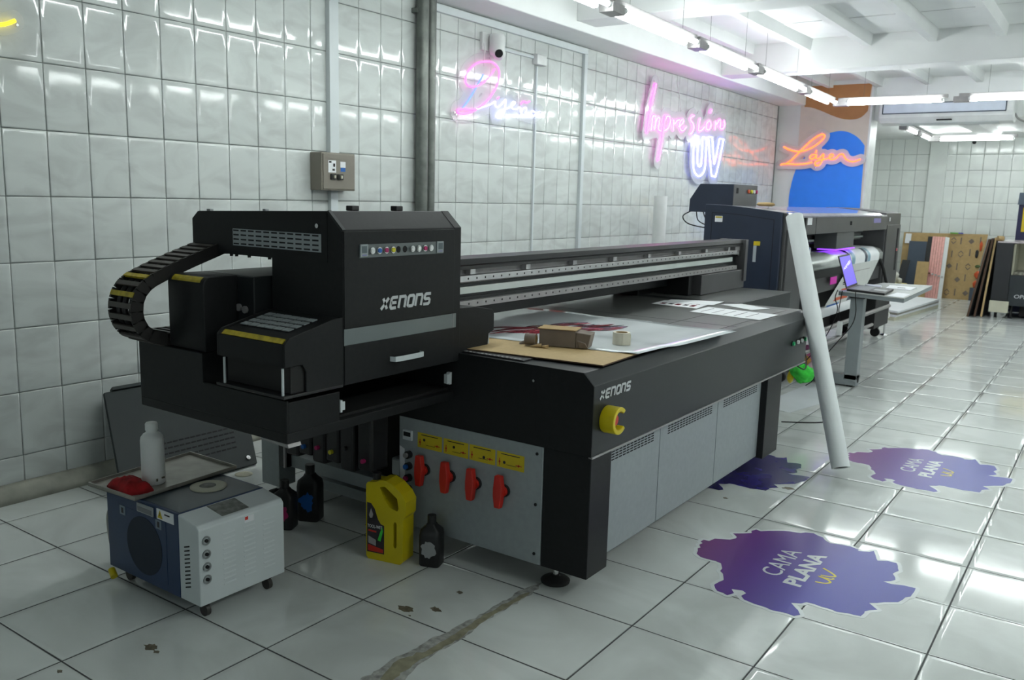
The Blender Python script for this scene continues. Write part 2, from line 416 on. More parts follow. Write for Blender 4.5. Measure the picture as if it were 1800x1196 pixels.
IMPRESION = [('pink',[(7.577,2.613),(7.524,2.465),(7.472,2.307),(7.435,2.12)]),('rose',[(7.525,2.152),(7.545,2.283),(7.579,2.301),(7.613,2.278),(7.595,2.163),(7.632,2.259),(7.676,2.294),(7.702,2.275),(7.69,2.18),(7.748,2.164)]),('pink',[(7.844,2.324),(7.811,2.253),(7.795,2.125),(7.762,1.996),(7.728,1.867)]),('rose',[(7.811,2.253),(7.871,2.316),(7.933,2.322),(7.959,2.276),(7.922,2.209),(7.832,2.17)]),('rose',[(8.041,2.186),(8.038,2.304),(8.065,2.258),(8.13,2.301),(8.181,2.311)]),('rose',[(8.165,2.238),(8.253,2.273),(8.289,2.309),(8.247,2.322),(8.194,2.274),(8.221,2.215),(8.29,2.204),(8.365,2.254)]),('rose',[(8.554,2.387),(8.487,2.364),(8.469,2.335),(8.539,2.301),(8.565,2.258),(8.525,2.205),(8.472,2.184)]),('rose',[(8.729,2.374),(8.702,2.303),(8.706,2.235),(8.791,2.253),(8.859,2.293)]),('rose',[(8.983,2.367),(8.913,2.332),(8.913,2.274),(8.983,2.268),(9.038,2.307),(9.031,2.353),(8.983,2.367)]),('pink',[(9.029,2.493),(8.992,2.46)]),('rose',[(9.166,2.281),(9.172,2.377),(9.203,2.343),(9.287,2.41),(9.324,2.377),(9.319,2.317),(9.4,2.311),(9.45,2.363),(9.416,2.409)]),('ice',[(8.613,2.183),(8.605,2.046),(8.614,1.886),(8.651,1.796),(8.737,1.747),(8.811,1.743),(8.896,1.77),(8.947,1.831),(8.956,1.961),(8.946,2.177)]),('ice',[(8.946,2.177),(8.832,2.178)]),('ice',[(8.832,2.178),(8.843,2.014),(8.835,1.873),(8.795,1.848),(8.748,1.863),(8.721,1.949),(8.715,2.176)]),('ice',[(8.715,2.176),(8.613,2.183)]),('ice',[(8.995,2.192),(9.053,2.025),(9.159,1.755)]),('ice',[(9.159,1.755),(9.277,1.747)]),('ice',[(9.277,1.747),(9.366,1.945),(9.454,2.194)]),('ice',[(9.454,2.194),(9.324,2.192)]),('ice',[(9.324,2.192),(9.267,2.001),(9.216,1.89)]),('ice',[(9.216,1.89),(9.186,1.973),(9.109,2.194)]),('ice',[(9.109,2.194),(8.995,2.192)])]
LASER = [('orange',[(0.122,2.226),(0.21,2.184),(0.33,2.161),(0.461,2.19),(0.571,2.254),(0.638,2.317),(0.659,2.365),(0.617,2.382),(0.531,2.335),(0.439,2.255),(0.332,2.142),(0.238,2.043),(0.174,1.997)]),('orange',[(0.098,1.985),(0.174,1.997),(0.31,1.99),(0.427,1.997),(0.524,2.018)]),('orange',[(0.566,2.116),(0.516,2.116),(0.489,2.083),(0.513,2.059),(0.56,2.083),(0.574,2.116),(0.572,2.072),(0.615,2.068),(0.666,2.126),(0.66,2.058),(0.625,1.985),(0.577,1.977),(0.565,2.018),(0.621,2.042),(0.716,2.066),(0.778,2.09),(0.792,2.114),(0.763,2.123),(0.743,2.091),(0.765,2.055),(0.828,2.066),(0.872,2.114),(0.916,2.122),(0.938,2.09),(0.973,2.05),(1.053,2.026),(1.144,2.057)]),('orange',[(0.572,2.176),(0.559,2.14)])]
RING = [('yellow',[(1.097,2.172),(1.16,2.143),(1.225,2.126),(1.294,2.13),(1.33,2.142),(1.36,2.159)])]
SPLASH = [(2.787,2.693),(2.757,2.823),(2.782,2.824),(2.791,2.865),(2.848,2.897),(2.861,2.947),(2.833,2.976),(2.875,3.01),(2.898,3.088),(2.921,3.079),(2.949,3.108),(3.004,3.152),(3.072,3.174),(3.12,3.209),(3.167,3.185),(3.209,3.139),(3.248,3.15),(3.293,3.157),(3.328,3.129),(3.349,3.136),(3.383,3.173),(3.42,3.074),(3.458,3.096),(3.491,3.096),(3.505,3.047),(3.5,2.975),(3.522,2.919),(3.485,2.874),(3.517,2.868),(3.56,2.886),(3.602,2.888),(3.603,2.843),(3.586,2.778),(3.573,2.718),(3.532,2.685),(3.487,2.642),(3.506,2.622),(3.525,2.603),(3.491,2.562),(3.489,2.513),(3.466,2.508),(3.412,2.493),(3.35,2.499),(3.299,2.501),(3.255,2.459),(3.284,2.426),(3.311,2.386),(3.296,2.362),(3.236,2.361),(3.189,2.365),(3.147,2.366),(3.106,2.376),(3.087,2.398),(3.074,2.446),(3.036,2.431),(3.057,2.404),(3.043,2.37),(3.0,2.381),(2.969,2.424),(2.974,2.459),(2.982,2.489),(2.958,2.542),(2.939,2.56),(2.913,2.633),(2.866,2.639),(2.822,2.64)]
MURAL_BLUE = [(0.235,1.408),(0.231,1.543),(0.249,1.712),(0.279,1.862),(0.328,1.996),(0.434,2.127),(0.541,2.241),(0.632,2.321),(0.675,2.385),(0.753,2.415),(0.848,2.426),(0.944,2.412),(1.043,2.362),(1.11,2.306),(1.17,2.234),(1.173,1.98),(1.173,1.725),(1.182,1.395),(0.708,1.405)]
MURAL_BROWN = [(0.328,3.025),(1.156,2.992),(1.17,2.673),(1.114,2.612),(1.055,2.58),(0.962,2.57),(0.85,2.585),(0.736,2.624),(0.636,2.667),(0.535,2.71),(0.434,2.743),(0.35,2.752)]
CRACK = [(2.37,1.119),(2.373,1.177),(2.372,1.27),(2.38,1.35),(2.385,1.431),(2.394,1.518),(2.404,1.61),(2.405,1.699),(2.408,1.81),(2.409,1.909),(2.427,2.009),(2.438,2.026),(2.461,1.917),(2.459,1.827),(2.449,1.734),(2.447,1.644),(2.464,1.533),(2.464,1.466),(2.453,1.382),(2.456,1.288),(2.479,1.204)]
CRACK_CORE = [(2.419,1.157),(2.388,1.253),(2.394,1.312),(2.423,1.371),(2.423,1.435),(2.419,1.497),(2.428,1.545),(2.424,1.655),(2.424,1.768),(2.436,1.84),(2.428,1.891),(2.453,1.927),(2.453,1.846),(2.449,1.734),(2.452,1.619),(2.452,1.497),(2.45,1.418),(2.439,1.322),(2.443,1.244),(2.453,1.184)]
STAINS = [(2.176,1.549,0.036),(2.258,1.609,0.026),(2.242,1.767,0.015),(1.709,0.85,0.029),(1.751,0.843,0.012),(1.625,0.601,0.012),(2.627,3.403,0.015),(2.826,3.756,0.035),(2.218,1.518,0.006)]


# ================================================================== THE SETTING
ROOM_X, ROOM_Y0, BACK_Y, MURAL_Y = 7.2, -4.2, 15.3, 11.5

def tile_mesh(name, w, h, t, joint, m, edge=0.006):
    """one pillow-edged tile lying in its local xy plane, centred, top at z=t (26 triangles)"""
    a, b = w / 2 - joint / 2, h / 2 - joint / 2
    rings = [(0.0, -0.001), (0.0, t - 0.0012), (edge, t - 0.00016), (edge + 0.02, t)]
    vs = []; fs = []
    for ins, z in rings:
        vs += [(-a + ins, -b + ins, z), (a - ins, -b + ins, z), (a - ins, b - ins, z), (-a + ins, b - ins, z)]
    for r in range(3):
        for k in range(4): fs.append((r * 4 + k, r * 4 + (k + 1) % 4, r * 4 + 4 + (k + 1) % 4, r * 4 + 4 + k))
    fs.append((12, 13, 14, 15))
    me = bpy.data.meshes.new(name); me.from_pydata(vs, [], fs); me.materials.append(m)
    me.polygons.foreach_set('use_smooth', [False] * 4 + [True] * 9)
    return me

def lay_tiles(parent, cells, meshes, basis, name, limit, jitter):
    """cells: (centre, mesh key, priority); the best ones become objects, the rest one joined part"""
    cells = sorted(cells, key=lambda c: c[2])
    off = Vector(parent.location)
    rest = []
    for i, (c, key, pr) in enumerate(cells):
        R = basis @ Matrix.Rotation(random.gauss(0, jitter), 4, 'X') @ Matrix.Rotation(random.gauss(0, jitter), 4, 'Y')
        M = Matrix.Translation(Vector(c) - off) @ R
        if i < limit:
            o = bpy.data.objects.new(name, meshes[key]); COL.objects.link(o); o.parent = parent; o.matrix_local = M
        else: rest.append((M, meshes[key]))
    if rest:
        mb = MB()
        for M, me in rest:
            mb.add([M @ v.co for v in me.vertices], [tuple(p.vertices) for p in me.polygons])
            mb.sm[-13:] = [False] * 4 + [True] * 9
        mb.v = [tuple(Vector(v) + off) for v in mb.v]
        stuff(mb.build(name + '_field', list(meshes.values())[0].materials[0], parent))

def cam_dist(p): return (Vector(p) - CAM_POS).length

# ---- floor: slab of grout with every near tile laid on it
m = MB(); m.box(-0.3, ROOM_X, ROOM_Y0, BACK_Y + 0.2, -0.12, -0.0016)
floor = struct(m.build('floor', M_GROUT, origin=(0, 0, 0)))
SX, SY, FX, FY = 0.4322, 0.4352, 0.7075, 1.0697
fm = {'t': tile_mesh('floor_tile', SX, SY, 0.0, 0.0055, M_FLOOR, 0.003)}
cells = []
for i in range(-2, 16):
    for j in range(-12, 34):
        cx, cy = FX + (i + .5) * SX, FY + (j + .5) * SY
        if cx < -0.05 or cx > ROOM_X or cy < ROOM_Y0 or cy > BACK_Y: continue
        P = Vector((cx, cy, 0)) - CAM_POS
        d = P.dot(fwd); inview = d > 0.3 and abs(P.dot(r2) / d) < 0.66 and abs(P.dot(u2) / d) < 0.47
        cells.append(((cx, cy, 0), 't', cam_dist((cx, cy, 0)) + (0 if inview else 100)))
lay_tiles(floor, cells, fm, Matrix.Identity(4), 'floor_tile', 300, 0.0008)
# cement repair across the floor and small dried stains
def flat_patch(pts, name, m, z0, z1, parent=None):
    vs, fs = fill_loops([pts], 1.0)
    mb = MB(); mb.add([(v[0], v[1], z0 + (z1 - z0) * v[2]) for v in vs], fs)
    return mb.build(name, m, parent)
rnd = random.Random(3)
def ragged(pts, amp, k=4):
    out = []
    for i, p in enumerate(pts):
        q = pts[(i + 1) % len(pts)]
        for j in range(k):
            t = j / k; out.append((p[0] + (q[0] - p[0]) * t + rnd.gauss(0, amp), p[1] + (q[1] - p[1]) * t + rnd.gauss(0, amp)))
    return out
flat_patch(ragged(CRACK, 0.004), 'cement_smear', M_CEMENT2, 0.0, 0.0009, floor)
flat_patch(ragged(CRACK_CORE, 0.003), 'cement_repair', M_CEMENT, 0.0008, 0.0022, floor)
for sx, sy, sr in STAINS:
    flat_patch([(sx + sr * math.cos(a) * rnd.uniform(.45, 1.1) * 1.1, sy + sr * math.sin(a) * rnd.uniform(.4, 1.0) * .8) for a in [k * 2 * math.pi / 14 for k in range(14)]],
               'floor_stain', M_STAIN, 0.0, 0.0008, floor)

# ---- left wall: grout plane with glazed tiles
m = MB(); m.box(-0.25, 0.0, ROOM_Y0, MURAL_Y + 0.3, -0.1, 3.3)
wall_left = struct(m.build('wall_left', M_WGROUT, origin=(0, 0, 0)))
TW, TH, TY0, TZ0 = 0.1992, 0.30, 1.2859, 1.9991
TT = 0.005
wm = {'full': tile_mesh('wall_tile', TW, TH, TT, 0.003, M_TILE),
      'top': tile_mesh('wall_tile_cut', TW, 2.775 - 2.5991, TT, 0.003, M_TILE),
      'bottom': tile_mesh('wall_tile_foot', TW, 0.1991 - 0.045, TT, 0.003, M_TILE)}
wb = Matrix(((0, 0, 1, 0), (1, 0, 0, 0), (0, 1, 0, 0), (0, 0, 0, 1)))   # tile x -> +y, tile y -> +z, tile up -> +x
cells = []
for c in range(-24, 52):
    cy = TY0 + (c + .5) * TW
    if cy > MURAL_Y: continue
    rows = [(TZ0 + (r - .5) * TH, 'full') for r in range(-5, 3)] + [((2.775 + 2.5991) / 2, 'top'), ((0.1991 + 0.045) / 2, 'bottom')]
    for cz, key in rows:
        P = Vector((0, cy, cz)) - CAM_POS; d = P.dot(fwd)
        vis = d > 0.3 and abs(P.dot(r2) / d) < 0.62 and abs(P.dot(u2) / d) < 0.46
        hid = (cz < 0.75 and cy > 2.1) or (cz < 1.15 and cy > 4.3)
        cells.append(((0, cy, cz), key, cam_dist((0, cy, cz)) + (0 if vis else 100) + (50 if hid else 0)))
lay_tiles(wall_left, cells, wm, wb, 'wall_tile', 300, 0.0022)
# cement curb along the foot of the wall
m = MB()
prof = [(0.0, 0.0), (0.075, 0.0), (0.072, 0.03), (0.055, 0.058), (0.03, 0.072), (0.0, 0.078)]
m.prism(prof, 'y', ROOM_Y0, MURAL_Y, True)
struct(m.build('baseboard_left', M_SKIRT, origin=(0, 0, 0)))

# ---- end wall with the mural
m = MB(); m.box(0.0, 1.2, MURAL_Y, MURAL_Y + 0.32, 0.0, 3.3)
wall_mural = struct(m.build('wall_mural', M_WALLP, origin=(0, MURAL_Y, 0)))
m = MB(); m.box(1.2, 1.225, MURAL_Y - 0.012, MURAL_Y + 0.33, 0.0, 2.98)
struct(m.build('trim_1', M_WHITE))
m = MB(); m.box(0.30, 1.199, MURAL_Y - 0.004, MURAL_Y - 0.0005, 0.9, 3.02); m.build('beige_field', M_MURB, wall_mural)
def wall_patch(pts, name, m, y0, y1, parent):
    vs, fs = fill_loops([pts], 1.0); mb = MB()
    mb.add([(v[0], y0 + (y1 - y0) * v[2], v[1]) for v in vs], fs); return mb.build(name, m, parent)
mb_ = smooth_path([p for p in MURAL_BLUE[:15]], 4)
wall_patch([(min(p[0], 1.195), p[1]) for p in mb_ + [(1.19, 0.95), (0.42, 0.95)]], 'blue_arch', M_MURBL, MURAL_Y - 0.007, MURAL_Y - 0.0045, wall_mural)
br = [(0.32, 3.02), (1.195, 3.02)] + [(min(p[0], 1.195), p[1]) for p in smooth_path(MURAL_BROWN[2:], 4)]
wall_patch(br, 'brown_wave', M_MURBR, MURAL_Y - 0.007, MURAL_Y - 0.0045, wall_mural)

# ---- back wall of the rear room, tiled
m = MB(); m.box(-0.3, ROOM_X, BACK_Y, BACK_Y + 0.2, 0, 3.3)
wall_back = struct(m.build('wall_back', M_WGROUT, origin=(0, BACK_Y, 0)))
bw, bh = 0.2, 0.257
bm_ = {'b': tile_mesh('back_tile', bw, bh, 0.004, 0.003, M_BACKTILE)}
bb = Matrix(((1, 0, 0, 0), (0, 0, -1, 0), (0, 1, 0, 0), (0, 0, 0, 1)))
cells = []
for c in range(0, 36):
    for r in range(0, 10):
        cx, cz = 0.09 + (c + .5) * bw, 0.008 + (r + .5) * bh
        if 1.30 < cx < 1.56: continue
        cells.append(((cx, BACK_Y, cz), 'b', abs(cx - 1.9) + (0 if cz > 0.7 else 4)))
lay_tiles(wall_back, cells, bm_, bb, 'wall_tile', 150, 0.002)
m = MB(); m.box(1.30, 1.56, BACK_Y - 0.06, BACK_Y - 0.0, 0, 2.57); struct(m.build('trim_2', M_BACKTILE))
# rear room's left side, the shop's right wall
m = MB(); m.box(-0.3, -0.05, MURAL_Y + 0.32, BACK_Y, 0, 3.3); struct(m.build('wall_rear_left', M_WALLP))
m = MB(); m.box(ROOM_X, ROOM_X + 0.2, ROOM_Y0, BACK_Y + 0.2, 0, 3.3); struct(m.build('wall_right', M_WALLP))
# the open shop front: a lintel over a wide opening
m = MB(); m.box(-0.2, ROOM_X, ROOM_Y0 - 0.2, ROOM_Y0, 2.3, 3.3); m.box(-0.2, 2.2, ROOM_Y0 - 0.2, ROOM_Y0, 0, 2.3)
struct(m.build('wall_front', M_WALLP))

# ---- ceiling: slab, joists, cross beams, wall beam, header, lower rear ceiling
m = MB(); m.box(-0.2, ROOM_X, ROOM_Y0, MURAL_Y + 0.5, 3.13, 3.3)
ceiling = struct(m.build('ceiling', M_PAINT, origin=(0, 0, 3.13)))
m = MB(); m.box(0.0, 0.36, ROOM_Y0, MURAL_Y, 2.775, 3.13); m.build('wall_beam', M_PAINT, ceiling, 0.008)
for by in (-0.55, 2.5, 5.52, 8.5):
    z0 = 2.79 if by > 8 else 2.84
    m = MB(); m.box(0.36, ROOM_X, by, by + 0.30, z0, 3.13); m.build('cross_beam', M_PAINT, ceiling, 0.008)
JX = [0.67, 1.26, 1.84, 2.42, 2.99, 3.58, 4.16, 4.74, 5.32, 5.9, 6.5]
bays = [(-4.0, -0.55), (-0.25, 2.5), (2.8, 5.52), (5.82, 8.5), (8.8, 11.62)]
for (y0, y1) in bays:
    for jx in JX:
        m = MB(); m.prism([(jx - .035, 2.985), (jx + .035, 2.985), (jx + .05, 3.13), (jx - .05, 3.13)], 'y', y0, y1); m.build('joist', M_PAINT, ceiling)
    # filler slabs between the joists, each sagging a little differently
    n = 3
    for a, b in zip(JX[:-1], JX[1:]):
        for k in range(n):
            ya, yb = y0 + (y1 - y0) * k / n, y0 + (y1 - y0) * (k + 1) / n
            zz = 3.10 - rnd.uniform(0, 0.018); tl = rnd.uniform(-.012, .012)
            m = MB(); m.hexa([(a + .045, ya + .006, zz), (b - .045, ya + .006, zz), (b - .045, yb - .006, zz + tl), (a + .045, yb - .006, zz + tl)],
                             [(a + .045, ya + .006, 3.128), (b - .045, ya + .006, 3.128), (b - .045, yb - .006, 3.128), (a + .045, yb - .006, 3.128)])
            m.build('ceiling_panel', M_PAINT, ceiling)
m = MB(); m.box(1.226, ROOM_X, 11.62, 11.85, 2.56, 3.13); m.build('header_beam', M_PAINT, ceiling, 0.006)
m = MB(); m.box(-0.05, ROOM_X, 11.85, BACK_Y, 2.575, 2.7); struct(m.build('ceiling_rear', M_PAINT))
m = MB(); m.prism([(2.2, 2.50), (2.42, 2.50), (2.46, 2.575), (2.16, 2.575)], 'y', 11.9, 14.4); m.build('rear_beam', M_PAINT, ceiling)

# ================================================================== fixtures on the left wall
def raceway(name, pts, label, w=0.03, d=0.018):
    """white cable trunking: boxes between wall points (y,z)"""
    m = MB()
    for (a, b) in zip(pts[:-1], pts[1:]):
        y0, y1 = sorted((a[0], b[0])); z0, z1 = sorted((a[1], b[1]))
        m.box(TT + .0003, TT + d, y0 - w / 2, y1 + w / 2, z0 - w / 2, z1 + w / 2)
    return tag(m.build(name, M_WHITEM, None, 0.002), label, 'trunking')
raceway('cable_trunking', [(3.235, 2.77), (3.235, 1.70)], 'wide white cable trunking running up from the taupe breaker box', 0.075, 0.035)
raceway('cable_trunking', [(3.235, 1.455), (3.235, 0.1)], 'white cable trunking below the taupe breaker box', 0.06, 0.03)
raceway('cable_trunking', [(4.19, 2.735), (6.24, 2.735)], 'long white trunking running level along the wall top beneath the beam', 0.05, 0.03)
raceway('cable_trunking', [(6.24, 2.684), (6.24, 0.4)], 'white trunking dropping down the wall between the two script neon signs', 0.05, 0.03)
raceway('cable_trunking', [(5.49, 2.50), (5.49, 0.4)], 'thin white trunking dropping from the small white junction box', 0.022, 0.014)
raceway('cable_trunking', [(4.97, 2.575), (5.43, 2.575)], 'short thin white trunking between security camera and junction box', 0.022, 0.014)
m = MB(); m.box(TT, 0.055, 5.435, 5.575, 2.52, 2.60)
tag(m.build('junction_box', M_WHITE, None, 0.006), 'small white square junction box beside the security camera', 'junction box')
for yy, lb in ((4.025, 'left one of the paired galvanised pipes standing against tiled wall'), (4.112, 'right one of the paired galvanised pipes standing against tiled wall')):
    r = 0.043 if yy < 4.05 else 0.036
    p = thing('galvanised_pipe', (0.06, yy, 0), lb, 'pipe', 'paired galvanised pipes')
    m = MB(); m.cyl((0.06, yy, 0.0), (0.06, yy, 2.775), r, 20); m.build('pipe_run', M_STEELP, p)
    for zz in (0.5, 2.66):
        m = MB(); sd = -1 if yy < 4.05 else 1; e0, e1 = sorted((yy + sd * (r - .004), yy + sd * (r + .012))); m.box(TT, 0.06, e0, e1, zz, zz + .03); m.build('clamp', M_STEELP, p)
# breaker box
bx = thing('breaker_box', (0.005, 3.2, 1.46), 'taupe metal breaker box with stickers and two black switches', 'breaker box')
m = MB(); m.box(TT, 0.105, 3.063, 3.342, 1.464, 1.692); m.build('case', M_TAUPE, bx, 0.004)
m = MB(); m.box(0.105, 0.111, 3.073, 3.332, 1.472, 1.684); m.build('cover', M_TAUPE, bx, 0.003)
m = MB(); m.box(0.111, 0.1122, 3.09, 3.31, 1.520, 1.5235); m.box(0.111, 0.1122, 3.09, 3.31, 1.655, 1.658); m.build('pressed_rib', M_TAUPE, bx)
m = MB(); m.box(0.111, 0.1118, 3.113, 3.176, 1.572, 1.645); m.build('sticker', M_PAPER, bx)
m = MB(); m.box(0.1118, 0.1124, 3.118, 3.138, 1.630, 1.640); m.box(0.1118, 0.1124, 3.152, 3.168, 1.607, 1.627); m.box(0.1118, 0.1124, 3.145, 3.165, 1.583, 1.595); m.build('sticker_print', M_INKK, bx)
m = MB(); m.box(0.111, 0.1118, 3.212, 3.255, 1.605, 1.640); m.build('sticker', M_PAPER, bx)
m = MB(); m.box(0.111, 0.1118, 3.214, 3.253, 1.580, 1.604); m.build('sticker', M_CYAN, bx)
for y0 in (3.128, 3.184):
    m = MB(); m.box(0.111, 0.122, y0, y0 + 0.045, 1.530, 1.564); s_ = m.build('switch', M_BLACKP, bx, 0.002)
    m = MB(); m.box(0.122, 0.131, y0 + 0.018, y0 + 0.03, 1.538, 1.556); m.build('toggle', M_CREAM, s_)
# security camera
sc = thing('security_camera', (0.005, 4.83, 2.5), 'white turret security camera with a round black lens on tiled wall', 'security camera')
m = MB(); m.box(TT, 0.03, 4.73, 4.82, 2.53, 2.66); m.build('bracket', M_WHITE, sc, 0.004)
m = MB(); m.lathe([(0.030, 0.0), (0.050, 0.006), (0.058, 0.03), (0.060, 0.13), (0.052, 0.15), (0.02, 0.155)], (0.085, 4.84, 2.50)); m.build('housing', M_WHITE, sc)
m = MB(); m.blob((0.10, 4.845, 2.515), 0.052, 0.05, 0.05, 20, 12); bl = m.build('ball', M_WHITE, sc)
lens_d = (CAM_POS - Vector((0.10, 4.845, 2.515))).normalized()
pc = Vector((0.10, 4.845, 2.515)) + lens_d * 0.043
m = MB(); m.frustum(pc, pc + lens_d * 0.012, 0.031, 0.027, 24); m.build('lens', M_SLOT, bl)
m = MB(); m.tube(smooth_path([(0.03, 4.75, 2.58), (0.05, 4.735, 2.52), (0.03, 4.75, 2.46), (0.012, 4.78, 2.42)]), 0.004); m.build('cable', M_WHITE, sc)
m = MB(); m.box(TT, 0.03, 4.915, 4.965, 2.555, 2.60)
tag(m.build('cable_socket', M_WHITE, None, 0.004), 'tiny white cable socket beside the security camera', 'socket')

# ---- neon signs
def neon_sign(name, strokes, label, P, r_tube, r_plate, plate_off, acryl):
    """strokes in the wall's own (u,v); P(u,v,n) -> world; n = distance off the wall"""
    allp = [p for _, st in strokes for p in st]
    u0 = sum(p[0] for p in allp) / len(allp); v0 = min(p[1] for p in allp)
    t = thing(name, P(u0, v0 - r_plate, 0.0), label, 'neon sign')
    segs = []
    for c, st in strokes:
        q = smooth_path(st, 5) if len(st) > 2 else st
        segs += list(zip(q[:-1], q[1:]))
    loops = sdf_outline(segs, r_plate, None, r_plate / 5)
    vs, fs = fill_loops(loops, 0.006)
    m = MB(); m.add([P(v[0], v[1], plate_off + v[2]) for v in vs], fs); m.build('acrylic_plate', acryl, t)
    for c, st in strokes:
        q = smooth_path(st, 5) if len(st) > 2 else st
        rt_ = r_tube * {'ice': .62, 'rose': .8}.get(c, 1.0)
        m = MB(); m.tube([P(a, b, plate_off + 0.006 + rt_ + 0.001) for a, b in q], rt_, 8); m.build('neon_tube', NEON[c], t)
    # stand-off bolts
    ends = [max(allp, key=lambda p: p[0]), min(allp, key=lambda p: p[0]), max(allp, key=lambda p: p[1]), min(allp, key=lambda p: p[1])]
    for a, b in ends:
        da, db = a - u0, b - (v0 + 0.2); l = max(math.hypot(da, db), 1e-3); k = r_plate * 0.45 / l
        m = MB(); m.cyl(P(a + da * k, b + db * k, 0.0055), P(a + da * k, b + db * k, plate_off + 0.010), 0.006, 10); m.build('standoff_bolt', M_CHROME, t)
    return t
PL = lambda u, v, n: (n, u, v)
neon_sign('neon_sign', DISENO, 'script neon sign reading Diseño with large pink D on clear acrylic', PL, 0.0050, 0.065, 0.030, M_ACRYL)
neon_sign('neon_sign', IMPRESION, 'pink and ice-blue neon sign reading Impresión UV on clear acrylic', PL, 0.0085, 0.088, 0.045, M_ACRYF)
neon_sign('neon_sign', RING, 'yellow neon curve on clear acrylic at the upper left edge', PL, 0.008, 0.045, 0.022, M_ACRYL)
PM = lambda u, v, n: (u, MURAL_Y - 0.008 - n, v)
neon_sign('neon_sign', LASER, 'orange script neon sign reading Láser over the blue mural', PM, 0.008, 0.068, 0.035, M_ACRYF)
m = MB(); m.tube(smooth_path([(0.03, 8.28, 2.40), (0.015, 8.25, 2.56), (0.012, 8.18, 2.70), (0.01, 8.2, 2.775)]), 0.004)
tag(m.build('sign_cable', M_WHITE), 'thin white cable rising from the Impresión UV neon sign', 'cable')

# ================================================================== fluorescent strip lights
def strip_light(a, b, label, tubes=2, wires=True, spread=0.045, gap=0.12):
    """twin-tube strip between world points a and b (tube to tube); hung on two wires"""
    a = Vector(a); b = Vector(b); d = (b - a).normalized(); n = Vector((-d.y, d.x, 0))
    t = thing('strip_light', (a + b) / 2, label, 'strip light', 'fluorescent strip lights')
    def obox(m, s0, s1, w, z0, z1):
        A = a + d * s0; B = a + d * s1
        q = [A - n * w, A + n * w, B + n * w, B - n * w]
        m.hexa([p + Vector((0, 0, z0)) for p in q], [p + Vector((0, 0, z1)) for p in q])
    L = (b - a).length
    m = MB(); obox(m, -gap, L + gap * .5, 0.030, 0.026, 0.060); m.build('channel', M_ALUG, t, 0.003)
    m = MB(); obox(m, -gap - .05, -0.012, 0.05, -0.030, 0.030); m.build('ballast_box', M_ALUG, t, 0.004)
    for sgn in ((-1, 1) if tubes == 2 else (0,)):
        o = n * (spread * sgn)
        m = MB(); m.cyl(a + o, b + o, 0.0165, 14); tb = m.build('tube', M_TUBE, t)
        for e, dd in ((a, -1), (b, 1)):
            m = MB(); m.cyl(e + o + d * (dd * 0.001), e + o + d * (dd * 0.022), 0.0185, 14); m.build('tube_socket', M_WHITE, tb)
    if wires:
        for s_ in (0.15, L - 0.15):
            p = a + d * s_
            m = MB(); m.cyl(p + Vector((0, 0, .058)), Vector((p.x, p.y, 3.10)), 0.0015, 6); m.build('hanger_wire', M_STEELP, t)
    return t
ZT = 2.60
def lx(y): return 1.385 - (y - 4.35) * 0.034
ys = [(1.70, 2.72, 'twin-tube strip light of the left row, above the parked carriage, out of view'), (3.02, 4.10, 'first, nearest twin-tube strip light of the row along the left beam'), (4.34, 5.50, 'second twin-tube strip light of the row along the left beam'),
      (5.74, 6.86, 'third twin-tube strip light of the row along the left beam'), (7.12, 8.42, 'fourth twin-tube strip light of the row along the left beam'),
      (8.68, 9.70, 'fifth, farthest twin-tube strip light of the row, before the mural')]
for y0, y1, lb in ys: strip_light((lx(y0), y0, ZT), (lx(y1), y1, ZT), lb)
strip_light((1.36, 9.86, ZT), (2.31, 9.88, ZT), 'strip light crossing in front of the air conditioner, left one')
strip_light((2.60, 9.88, ZT), (3.70, 9.90, ZT), 'strip light crossing in front of the air conditioner, right one')
# assumed rest of the ring of strips, unseen, added to light right-facing sides
for k, (a, b) in enumerate((((3.98, 9.9, ZT), (5.08, 9.9, ZT)), ((5.3, 8.4, ZT), (5.3, 9.6, ZT)), ((5.3, 6.9, ZT), (5.3, 8.1, ZT)), ((5.3, 5.4, ZT), (5.3, 6.6, ZT)), ((5.3, 3.9, ZT), (5.3, 5.1, ZT)), ((5.3, 2.4, ZT), (5.3, 3.6, ZT)), ((5.3, 0.9, ZT), (5.3, 2.1, ZT)))):
    strip_light(a, b, 'unseen right row strip light, %s from the air conditioner' % ['first', 'second', 'third', 'fourth', 'fifth', 'sixth', 'seventh'][k])
strip_light((1.51, 12.15, 2.50), (1.48, 13.05, 2.50), 'nearer short strip light of the rear room row', tubes=1, wires=False)
strip_light((1.472, 13.32, 2.50), (1.445, 14.25, 2.50), 'farther short strip light of the rear room row', tubes=1, wires=False)
strip_light((1.70, 13.75, 2.455), (2.62, 13.75, 2.455), 'rear room strip light against the back tiled wall', tubes=2, wires=False)
strip_light((3.5, 12.9, 2.50), (4.6, 12.9, 2.50), 'added unseen rear room strip light beyond the laser machine, nearer one', wires=False)  # added out of sight to brighten the back wall
strip_light((3.3, 14.2, 2.50), (4.5, 14.2, 2.50), 'added unseen rear room strip light beyond the laser machine, farther one', wires=False)  # second hidden strip, likewise added for more light on the back wall

# ================================================================== the flatbed printer
PX, PY, PYE = 2.656, 1.98, 4.46           # front face, near end, far end of the bed
pr = thing('flatbed_printer', (1.7, 3.2, 0.0), 'large black flatbed printer with gantry carriage filling the middle of the shop', 'printer')
BK = 0.80
